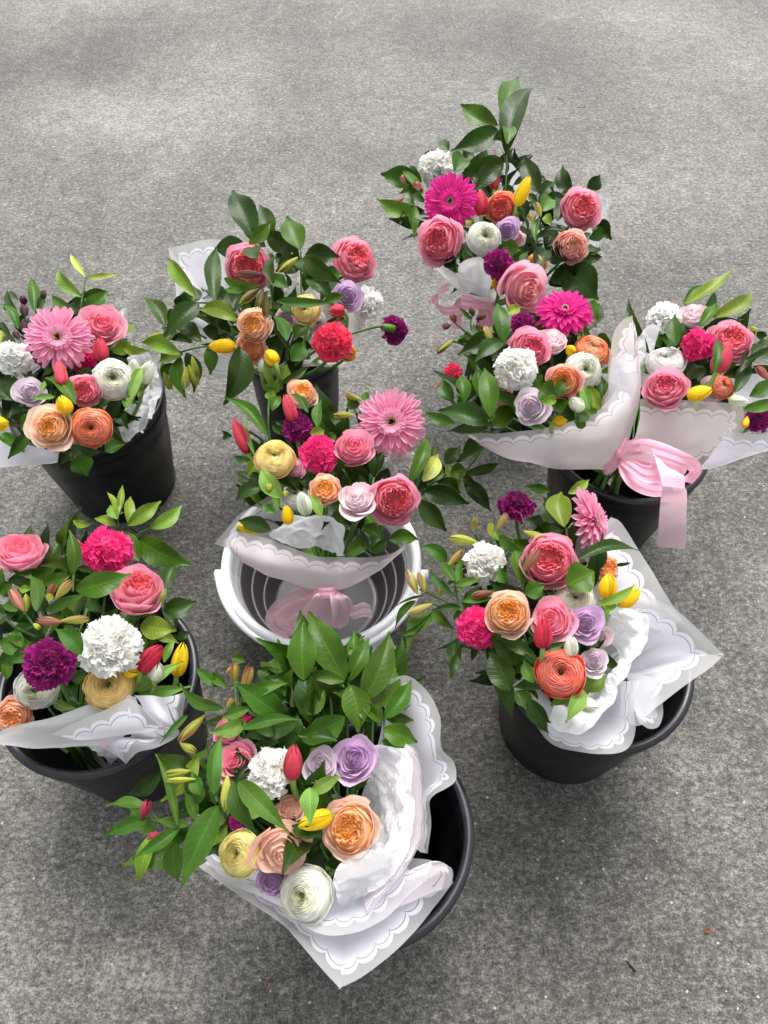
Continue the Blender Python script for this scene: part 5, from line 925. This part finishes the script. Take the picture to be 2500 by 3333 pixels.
# ============================================================ top right bouquet
b = Bouquet('farthest bouquet at the upper right, glossy leaves rising above its hot pink gerbera', 1180, 200, .5184, (850, 980), .43, 800, .09, (800, 1500, .24), 3)
b.f('gerb', 553, 880, 180, 'gh ght ght', -.1, .15, .03, 'hot pink gerbera beside a white carnation'); b.f('garden', 480, 1120, 158, 'pink coral', -.35, .15, .01, 'large pink rose under the gerbera', M_=56)
b.f('carn', 455, 645, 120, 'white ivory', -.1, .5, .02, 'white carnation'); b.f('garden', 868, 915, 105, 'redoin coral salmon', -.1, .15, .01, 'coral orange rose'); b.f('ran', 765, 1105, 108, 'white cream', .2, .25, .01, 'white ranunculus', N=60)
b.f('rose', 905, 1058, 74, 'lav lavin', .0, .1, .0, 'lavender rose', N=28); b.f('carn', 852, 1265, 98, 'mag magd', .0, .15, .02, 'magenta carnation', N=75); b.f('garden', 1375, 925, 140, 'pink coral', .35, .25, .02, 'pink rose at the right')
b.f('garden', 1318, 1160, 112, 'salmon peachy peach', .3, .1, .01, 'dusty salmon rose'); b.f('rose', 1020, 1430, 165, 'pink salmon', .55, -.15, .02, 'pink rose over the ribbon', N=22, flare=.3); b.f('rose', 925, 1325, 58, 'lavp lavpin', .2, .1, -.01); b.f('garden', 1090, 1270, 66, 'apricot peachin', -.1, .2, -.03)
b.f('garden', 860, 1400, 48, 'tyel tyeld', 0, 0, .0); b.f('rose', 975, 1110, 50, 'blush salmon', .3, -.3, -.03)
b.tul(745, 965, 740, 810, 112, 'tred tred', .0, .02); b.tul(825, 805, 830, 570, 90, 'tredt tred', -.01, .03); b.tul(965, 905, 1050, 720, 100, 'tyel tyel', .02, .04, lab='yellow tulip')
b.tul(1130, 1270, 1130, 1200, 50, 'tyel tyel', -.02, .01)
b.sprig([(895,400,990,40,140,.03,.03,'m'), (905,590,1082,145,165,.02,.03,'d'), (848,405,605,260,125,.02,.01,'m'), (850,430,548,562,150,.03,-.01,'d'), (910,518,885,385,90,.05,0,'m'), (880,460,820,490,70,.04,0,'m')], 'd', stems=[[(880,410,.02), (905,590,.0), (902,740,-.02), (880,950,-.06)]], dz=.03, lab='tall sprig of large glossy leaves')
b.sprig([(885,640,620,700,150,.02,-.0,'d'), (580,700,640,570,120,.01,0,'m'), (640,670,800,540,120,.0,0,'m'), (720,790,880,650,120,.01), (540,560,500,480,70,0), (460,600,390,570,60,0), (620,640,700,560,90,-.01)], 'd', stems=[[(700,750,-.03), (640,650,0)]], dz=.01)
b.sprig([(360,740,105,702,130,.0,.0,'m'), (380,830,235,655,60,.01,0,'m'), (370,760,290,650,90,.0,0,'a'), (350,950,78,860,100,.0,0,'l'), (390,940,160,870,80,-.01,0,'d'), (395,1010,165,985,84,-.01,-.01,'d'), (335,910,330,1115,80,.01,-.02,'m'), (380,960,240,940,60,-.02), (270,930,225,1045,30,.01,-.01,'a'), (330,800,225,830,70,.01,0,'a'), (300,850,330,910,60,.02,0,'a'), (390,880,300,790,70,0)], 'm', stems=[[(380,860), (290,800,.01)], [(400,960,-.03), (280,900)]])
b.bud(265,850,170,915,50,'bpk bre',.02,-.01); b.bud(350,800,330,755,60,'bpk bre',.03,.01); b.bud(270,770,240,715,40,'bpk bpk',.02,.01); b.bud(360,790,375,810,30,'bre bre',.02)
b.bud(1120,975,1090,885,50,'bgr bbr',.03,.01); b.bud(1075,1010,1040,955,46,'bgr bbr',.03,.01); b.bud(1130,1290,1105,1220,40,'bgr apricot',.0,.01)
b.sprig([(1105,830,1015,565,120,.01,.03,'d'), (1110,850,1220,745,80,.0,.01,'d'), (1310,820,1245,635,100,.0,.02,'d'), (1250,835,1350,800,46,.01,0,'m'), (1410,800,1500,705,90,.0,.02,'d'), (1100,900,1035,825,46,.01), (1200,880,1120,800,120,.0,0,'a'), (1130,940,1200,840,110,.01,0,'a'), (1150,960,1185,1030,60,.02,0,'l'), (1100,990,1090,1140,50,.02,-.01,'a'), (1220,1000,1300,850,110,-.02,0,'d')], 'd', stems=[[(1090,960,.0), (1040,1100,-.03), (1020,1200,-.06)], [(1110,850), (1120,1100,-.05)]])
b.sprig([(1460,1010,1565,1120,110,-.01,-.01,'d'), (1420,1110,1540,1070,80,-.02,0,'m'), (1430,1210,1495,1160,90,-.01,0,'d'), (1390,1230,1510,1225,70,-.02,0,'d'), (1310,1270,1470,1240,90,-.02), (1280,1290,1480,1500,230,-.03,-.02,'d'), (1240,1280,1320,1420,200,-.04,-.02,'k'), (1420,1300,1300,1260,80,-.03), (1080,1290,1190,1170,110,.0,0,'k'), (1220,1110,1160,1160,70,-.01), (1180,1200,1290,1250,120,-.02,0,'k'), (1200,1400,1290,1300,120,-.04,0,'k')], 'd')
b.sprig([(870,1170,1000,1180,100,.0,0,'m'), (940,1240,1030,1200,110,-.01,0,'m'), (960,1340,1050,1230,60,.01,0,'l'), (960,1280,1000,1350,90,-.01,0,'m'), (1010,1290,1050,1180,50,.0,0,'a'), (540,1240,590,1320,90,-.02,0,'k'), (700,1230,690,1100,80,-.03,0,'k'), (700,1040,690,960,70,-.02,0,'l'), (610,1230,640,1140,70,-.03,0,'k'), (870,830,960,810,90,-.03,0,'m')], 'm', mat='softleaf')
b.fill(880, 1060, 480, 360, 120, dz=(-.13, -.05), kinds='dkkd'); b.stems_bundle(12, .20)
b.sh([[(330,1110,.36), (370,1190,.36), (440,1280,.36), (530,1370,.35), (640,1440,.345), (760,1470,.34), (850,1465,.34)], [(350,1130,.35), (400,1220,.345), (470,1320,.34), (560,1410,.33), (650,1465,.325), (750,1495,.32), (840,1500,.32)], [(500,1180,.30), (540,1260,.30), (590,1350,.30), (640,1430,.30), (700,1480,.30), (760,1505,.30), (820,1512,.30)]], 'paper_pink', edges='', nu=50)
b.sh([[(340,1110,.37), (420,1200,.365), (520,1290,.36), (620,1350,.35), (720,1400,.345), (850,1450,.34)], [(380,1190,.35), (450,1280,.345), (550,1370,.335), (640,1430,.33), (730,1470,.325), (830,1490,.32)]], 'paper_frost', edges='', nu=40)
b.sh([[(620,1400,.30), (600,1300,.37), (650,1240,.40), (750,1230,.40), (800,1330,.38), (840,1470,.35)], [(650,1430,.30), (660,1360,.345), (690,1320,.36), (740,1320,.36), (775,1390,.35), (820,1475,.34)], [(700,1450,.31), (705,1420,.32), (715,1405,.325), (730,1405,.325), (745,1425,.325), (780,1475,.32)]], 'tissue', name='tissue_paper', edges='', nu=40, wrinkle=.003)
b.sh([[(870,640,.36), (930,640,.37), (990,700,.37), (1080,780,.36)], [(870,760,.32), (920,800,.32), (980,860,.32), (1050,920,.32)], [(880,900,.27), (900,950,.27), (940,980,.27), (1000,1020,.27)]], 'paper', edges='', nu=30)
b.sh([[(1080,800,.36), (1130,750,.37), (1220,745,.37), (1330,790,.37), (1450,830,.37), (1555,830,.37), (1540,960,.36), (1520,1100,.34), (1480,1260,.31)], [(1090,880,.33), (1140,850,.34), (1210,860,.34), (1300,890,.34), (1390,920,.34), (1470,940,.34), (1460,1010,.33), (1440,1120,.32), (1400,1240,.30)], [(1050,1100,.26), (1080,1100,.26), (1110,1110,.26), (1150,1130,.26), (1190,1150,.26), (1220,1170,.26), (1220,1200,.26), (1220,1230,.26), (1200,1260,.26)]], 'paper_frost', edges='t', nu=60)
b.rib([(700,1500,.29), (600,1560,.27), (500,1565,.26), (450,1510,.27), (470,1450,.28), (540,1415,.29)], .017, side=[(.3,1,0), (.1,1,0), (.2,1,.3), (1,0,.3), (.7,-.7,0), (0,-1,0)])
b.rib([(680,1490,.30), (620,1520,.28), (590,1600,.24), (600,1680,.20)], .022, side=[(.2,1,0), (1,.5,0), (1,0,0), (1,0,0)])
b.rib([(770,1500,.305), (800,1580,.28), (800,1700,.22)], .040, side=[(1,0,0)]*3); b.rib([(620,1500,.30), (700,1515,.31), (800,1515,.31), (850,1500,.30)], .022, side=[(0,1,0)]*4)

# ============================================================ right-centre bouquet
b = Bouquet('bouquet with a big white carnation in a wide frosted paper cone', 1380, 860, .6751, (540, 500), .44, 560, .08, (930, 985, .285), 4)
b.f('carn', 440, 500, 112, 'white ivory', -.1, .1, .03, 'large white carnation', N=85); b.f('gerb', 680, 220, 142, 'gh ght ght', .1, .75, .03, 'hot pink gerbera beside the top pink rose'); b.f('garden', 515, 405, 112, 'pink pinkd', .3, .35, .01, 'pink rose behind the white carnation')
b.f('ran', 812, 412, 90, 'oran oranin gold', .3, .6, .0, 'orange ranunculus'); b.f('ran', 770, 515, 94, 'white cream', .3, .2, .0, 'white ranunculus'); b.f('garden', 672, 565, 92, 'salmon peachin peach', -.1, .1, .02, 'peach rose with orange centre'); b.f('rose', 620, 370, 78, 'blush blush', .1, .8, .0, 'blush rose', flare=.2)
b.f('rose', 515, 690, 84, 'lavp lavpin', -.15, .1, .01, 'greyish lavender rose'); b.f('rose', 370, 620, 62, 'pink lavpin', -.2, -.1, -.02); b.f('carn', 478, 268, 62, 'mag magd', .1, .8, .0, 'magenta carnation'); b.f('carn', 140, 520, 48, 'carn', .0, .1, -.02); b.f('carn', 88, 592, 28, 'carn', -.2, -.1, -.03)
b.f('rose', 640, 665, 40, 'salmon salmon', .0, -.2, -.03)
b.tul(760, 700, 705, 645, 78, 'twhb twh', .01, .02, stem=False); b.tul(625, 760, 690, 755, 64, 'tyeld tyel', -.02, .0); b.tul(720, 430, 690, 395, 60, 'tyeld tyel', -.01, .01)
b.sprig([(385,380,360,165,84,.02,.02,'m'), (190,380,195,350,60,0), (370,365,160,440,110,.0,0,'d'), (385,375,245,470,84,.02,0,'d'), (290,480,225,500,60,-.02,0,'d'), (400,240,470,200,56,.0,0,'l'), (840,340,905,410,70,.0,0,'m'), (830,190,760,340,110,-.03,0,'d'), (800,180,830,300,90,-.03,0,'m'), (335,420,400,500,70,-.03), (230,340,170,380,60,-.02)], 'd')
b.sprig([(320,740,292,475,96,.03,.02,'m'), (195,665,175,520,72,.01,.01,'m'), (140,660,90,545,76,0,.01,'m'), (320,775,60,695,110,.02,0,'d'), (330,790,450,685,96,.0,0,'m'), (240,560,210,640,70,-.02), (265,600,260,500,70,-.02), (150,770,0,710,60,-.0,0,'m'), (310,760,340,715,44,.03,0,'m'), (310,790,110,810,56,-.01,0,'d')], 'm', stems=[[(320,780), (400,800,-.04)]], lab='glossy sprig at the left')
b.sprig([(560,590,640,630,110,.02,0,'m'), (560,600,530,530,70,.01,0,'m'), (650,640,685,545,60,.02,.01,'m'), (640,655,560,670,46,.03,0,'l'), (660,720,690,640,90,.01,0,'m'), (720,750,660,660,70,.0,0,'d'), (800,700,755,575,60,.01,.01,'t'), (850,700,780,570,70,.0,.01,'l'), (830,720,760,650,80,-.01,0,'t'), (740,760,790,700,70,0,0,'m'), (860,640,855,550,60,-.01,0,'d'), (600,760,570,710,50,-.01), (780,780,720,760,60,-.01)], 'm', mat='softleaf')
b.bud(240,250,225,205,40,'bdk bbr',.02,.01); b.bud(250,265,300,245,38,'bdk bbr',.02,.01); b.bud(155,280,130,240,38,'bdk bbr',.02,.01); b.bud(130,295,85,305,38,'bdk bbr',.02,0); b.bud(270,285,255,310,38,'bdk bpk',.03,0); b.bud(140,365,60,430,40,'bgr bdk',.01); b.bud(330,370,290,300,50,'bgr bpk',.02)
b.sprig([(290,360,230,270,34), (140,370,60,400,22), (230,370,170,340,40), (300,380,330,300,50,0,0,'l'), (230,270,165,205,22)], 'a', mat='softleaf', stems=[[(300,400,-.03), (230,310,.01), (230,250,.02)], [(290,400,-.03), (170,300,.01), (140,270,.02)], [(280,420,-.03), (140,370,.01)], [(330,420,-.04), (270,290,.02)]])
b.fill(560, 540, 300, 260, 90, dz=(-.13, -.05)); b.fill(300, 690, 160, 110, 12, dz=(-.05, -.01), seed=4)
b.sh([[(150,790,.36), (300,815,.37), (420,810,.375), (560,795,.38), (700,760,.385), (830,710,.39), (930,600,.40), (1000,430,.43), (1005,250,.46)],
      [(250,850,.355), (330,870,.36), (450,870,.365), (580,860,.37), (720,830,.375), (850,780,.38), (950,700,.39), (1020,560,.41), (1030,330,.44)],
      [(320,890,.34), (400,930,.34), (500,940,.345), (620,930,.35), (740,900,.355), (860,860,.36), (950,800,.365), (1010,720,.375), (1040,620,.39)],
      [(620,985,.315), (680,985,.315), (720,975,.32), (760,965,.32), (810,955,.32), (860,940,.325), (910,920,.33), (960,890,.33), (985,850,.335)],
      [(870,990,.295), (880,990,.295), (890,988,.295), (900,985,.295), (905,980,.295), (912,975,.295), (918,970,.295), (925,965,.295), (932,958,.295)]], 'paper_pink', edges='t', nu=90, nv=44, wrinkle=.003)
b.sh([[(1005,250,.455), (960,270,.45), (915,330,.44), (900,420,.43), (880,560,.41), (850,700,.38)], [(1015,400,.44), (980,430,.43), (940,480,.42), (920,540,.41), (900,620,.39), (880,700,.37)], [(1000,640,.39), (970,650,.385), (950,670,.38), (930,690,.37), (910,720,.36), (900,750,.35)]], 'paper_gold', edges='t', nu=50)
b.sh([[(905,450,.44), (940,440,.44), (1000,440,.44), (1035,560,.42)], [(890,560,.41), (930,570,.41), (980,590,.41), (1010,640,.40)], [(860,690,.37), (900,700,.37), (940,720,.37), (970,740,.37)]], 'tissue', name='tissue_paper', edges='', nu=30, wrinkle=.004)
b.rib([(870,992,.30), (900,975,.312), (940,930,.33), (985,860,.35)], .018, 'ribbon', side=[(.4,1,0)]*4)
b.stems_bundle(12, .16)

# ============================================================ right bouquet
b = Bouquet('bouquet at the right edge with a pink satin bow and a long ribbon hanging down', 1380, 860, .6751, (1330, 440), .43, 520, .07, (1010, 1010, .29), 5)
b.f('garden', 1480, 365, 112, 'pink coral', .25, .45, .01, 'pink rose with coral heart'); b.f('carn', 1155, 232, 92, 'white', .0, 1.1, .01, 'white carnation seen from the side'); b.f('rose', 1300, 245, 76, 'blush lavp', .2, .8, .0, 'blush rose', flare=.2)
b.f('carn', 1325, 380, 88, 'hot', .1, .3, .02, 'bright pink carnation'); b.f('ran', 1165, 465, 92, 'white ivory', .0, .7, .0, 'white ranunculus seen from the side', N=60); b.f('garden', 1165, 590, 112, 'pink pinkd', .0, .45, .01, 'pink rose above the paper edge')
b.f('ran', 1440, 590, 60, 'oran oranin', .4, .3, -.02, 'small orange ranunculus'); b.f('carn', 1620, 745, 66, 'mag magd', .4, .2, .0, 'magenta carnation at the right edge'); b.f('rose', 1390, 610, 62, 'blush lavp', .2, .0, -.03)
b.tul(1410, 520, 1470, 385, 110, 'tredt tred', .02, .02, lab='dusky red tulip'); b.tul(1270, 640, 1390, 600, 84, 'tyel tyel', .02, .01, stem=False, lab='yellow tulip resting on the paper'); b.tul(1470, 655, 1565, 665, 60, 'twhb twh', .01, .0, stem=False); b.tul(1545, 785, 1560, 735, 40, 'tyeld tyel', .0, stem=False)
b.sprig([(1085,430,985,155,60,.0,.03,'d'), (1260,190,1495,15,66,.01,.03,'l'), (1250,190,1380,95,30,.0,.01,'m'), (1390,255,1600,120,76,.01,.02,'l'), (1330,300,1410,170,60,.0,.01,'m'), (1350,230,1400,130,56,.0,.01,'m'), (1215,395,1210,240,74,.02,.01,'m'), (1140,400,1120,330,50,-.01), (1400,520,1410,340,50,.03,.01,'m'), (1190,300,1180,420,100,-.02)], 'm', stems=[[(1260,190), (1280,350,-.03)], [(1170,300,.0), (1150,400,-.04)]])
b.sprig([(1600,330,1660,345,40), (1520,520,1700,400,60), (1540,470,1700,380,50), (1500,620,1590,470,70,-.01), (1440,540,1560,480,60,-.02), (1570,640,1700,560,80,0,0,'m'), (1540,700,1700,640,60,0,0,'a'), (1580,350,1560,330,50,0), (1490,290,1560,340,50,-.02), (1600,420,1660,360,50,0), (1260,500,1390,540,130,-.03,0,'k'), (1300,470,1270,560,110,-.02,0,'d'), (1080,530,1060,480,60,-.01,0,'m')], 'd', stems=[[(1450,560,-.03), (1560,480,0), (1680,420,0)]])
b.bud(1665,560,1600,490,46,'bpk bre',.01,.01); b.bud(1600,335,1580,305,44,'bgr bgr',.0,.01)
b.fill(1330, 470, 260, 190, 75, dz=(-.13, -.05), kinds='dkdk')
b.sh([[(1040,650,.40), (1130,652,.41), (1240,655,.41), (1380,665,.405), (1535,672,.40), (1545,730,.39), (1550,790,.38)],
      [(1040,740,.385), (1130,745,.385), (1230,750,.385), (1350,760,.38), (1470,770,.375), (1500,810,.37), (1510,850,.36)],
      [(1010,850,.36), (1080,860,.355), (1160,870,.35), (1250,890,.35), (1340,900,.345), (1390,920,.34), (1420,940,.335)],
      [(965,930,.31), (990,935,.31), (1020,945,.31), (1070,960,.31), (1130,975,.31), (1180,985,.31), (1230,990,.31)]], 'paper_gold', edges='tr', nu=90, wrinkle=.002, corners=(4,))
b.sh([[(1450,800,.38), (1560,815,.38), (1660,820,.38), (1760,825,.38)], [(1420,870,.36), (1530,890,.36), (1620,900,.36), (1720,880,.36)], [(1320,985,.33), (1400,980,.33), (1520,940,.33), (1700,890,.34)], [(1200,990,.30), (1240,992,.30), (1280,994,.30), (1330,990,.30)]], 'paper', edges='t', nu=50)
b.sh([[(1030,350,.43), (1060,320,.44), (1100,290,.44), (1140,300,.44)], [(1035,480,.41), (1060,470,.41), (1090,440,.41), (1110,430,.41)], [(1030,600,.37), (1050,600,.37), (1070,590,.37), (1090,590,.37)]], 'tissue', name='tissue_paper', edges='', nu=30, wrinkle=.005)
b.sh([[(1470,540,.38), (1560,530,.385), (1680,530,.385), (1780,540,.385)], [(1480,600,.36), (1560,600,.365), (1670,600,.365), (1760,610,.365)], [(1480,660,.33), (1560,670,.34), (1660,700,.34), (1740,720,.34)]], 'paper', edges='', nu=30)
b.tis([[(860,1000,.28), (900,990,.28), (960,975,.28)], [(880,1040,.25), (910,1050,.25), (950,1030,.25)], [(910,1080,.21), (925,1082,.21), (950,1040,.22)]])
b.rib([(955,955,.325), (1030,925,.355), (1120,940,.36), (1200,975,.355), (1245,1030,.34)], .03, side=[(.2,1,0), (0,1,.3), (-.2,1,.3), (-.4,1,.3), (-.6,1,.2)], widths=[.010,.024,.028,.026,.022], pleat=.02)
b.rib([(945,945,.330), (985,890,.362), (1060,880,.385), (1150,905,.392), (1240,942,.388), (1300,972,.372), (1305,1005,.358), (1262,1050,.345)], .05, side=[(.7,.7,0), (.35,1,0), (-.1,1,.1), (-.3,1,.1), (-.4,1,.2), (-.6,.8,.6), (-.9,.1,.6), (-.9,-.3,.3)], widths=[.010,.020,.023,.023,.021,.019,.018,.018], pleat=.04, n=60)
b.rib([(950,960,.325), (975,1005,.34), (1015,1050,.345), (1075,1075,.345), (1135,1080,.35), (1190,1065,.355)], .05, side=[(.8,-.4,0), (.9,-.5,.1), (.6,-.8,.2), (.2,-1,.2), (0,-1,.2), (-.2,-1,.2)], widths=[.010,.018,.022,.024,.024,.022], pleat=.03, n=50)
b.rib([(955,950,.335), (1000,975,.36), (1060,1010,.372), (1110,1010,.378), (1140,985,.384)], .03, side=[(.6,-.8,0), (.4,-.9,.1), (.2,-1,.2), (-.2,-1,.2), (-.7,-.6,.2)], widths=[.010,.018,.024,.026,.026], pleat=.05, n=40)
b.rib([(958,938,.34), (1030,905,.372), (1100,925,.392), (1160,965,.396), (1195,1010,.394), (1204,1075,.382)], .05, 'ribbon_pale', side=[(.3,1,0), (.1,1,0), (.4,1,0), (.9,.7,0), (1,.2,.1), (1,.1,.2)], widths=[.009,.020,.028,.034,.036,.034], pleat=.025, n=60)
b.rib([(1204,1075,.383), (1208,1100,.372), (1204,1150,.34), (1200,1220,.28), (1197,1300,.21), (1192,1368,.16)], .04, 'ribbon_pale', side=[(1,.1,0)]*6, widths=[.033,.034,.037,.040,.044,.046], n=50, label='long pale ribbon tail', pleat=.012)
b.rib([(925,955,.32), (950,940,.335), (975,945,.33), (960,985,.315)], .028, side=[(.5,1,0), (.3,1,0), (.1,1,0), (-.3,1,0)])
b.stems_bundle(16, .18, foot=at(1358*1.507+40, 985*1.507, .06))

# ------------------------------------------------------------ small litter on the slab
def litter(px, py, L, ang, w, col, name, label, cat, n=7):
    P = at(px*1.507, py*1.507, .004); rng = np.random.default_rng(int(px*7+py)); mb = MB()
    if name == 'twig':
        pts = [np.array([math.cos(ang)*L*t, math.sin(ang)*L*t, .0015])+np.array([0, 0, 0])+rng.normal(0, L*.03, 3)*[1, 1, 0] for t in np.linspace(-.5, .5, n)]; mb.tube(pts, w*.6, w, seg=6, col=hexc(col), lu=.5, lv=0.0); m = M['softleaf']
    else:
        d = np.array([math.cos(ang), math.sin(ang), 0])*L/2; leaf(mb, rng, -d, d, w, hexc(col), nrmv=np.array([0, 0, 1.0]), bow=.12, serr=.0); m = M['softleaf']
    o = mb.build(name, m, None, P); tag(o, label, cat)
litter(1212, 216, .022, -.4, .0012, '#2c2620', 'twig', 'short dark twig on the bare concrete right of the tallest leaves', 'twig')
litter(1254, 234, .03, -.1, .0008, '#2c2620', 'twig', 'thin curved twig, the lower right of the two beside the tallest leaves', 'twig')
litter(1497, 296, .014, .5, .004, '#6a3a24', 'dead_leaf', 'small brown leaf scrap alone on the upper right concrete', 'leaf')
litter(585, 2117, .010, .2, .006, '#6e4434', 'dead_leaf', 'tiny reddish brown leaf scrap on the concrete near the bottom left of centre', 'leaf')
litter(1430, 1422, .010, 1.2, .006, '#7a4030', 'dead_leaf', 'reddish leaf scrap on the concrete between the pail and the right hand bucket', 'leaf') if False else None
litter(1530, 2012, .012, .1, .006, '#6b4230', 'dead_leaf', 'rust coloured leaf scrap on the concrete at the lower right', 'leaf')
litter(1362, 2088, .016, -.9, .002, '#2c2620', 'twig', 'small dark twig at the bottom, right of centre', 'twig')
litter(455, 1400+5, .008, .3, .005, '#5a3028', 'dead_leaf', 'tiny dark red leaf scrap between the lower left bucket and the white pail', 'leaf')
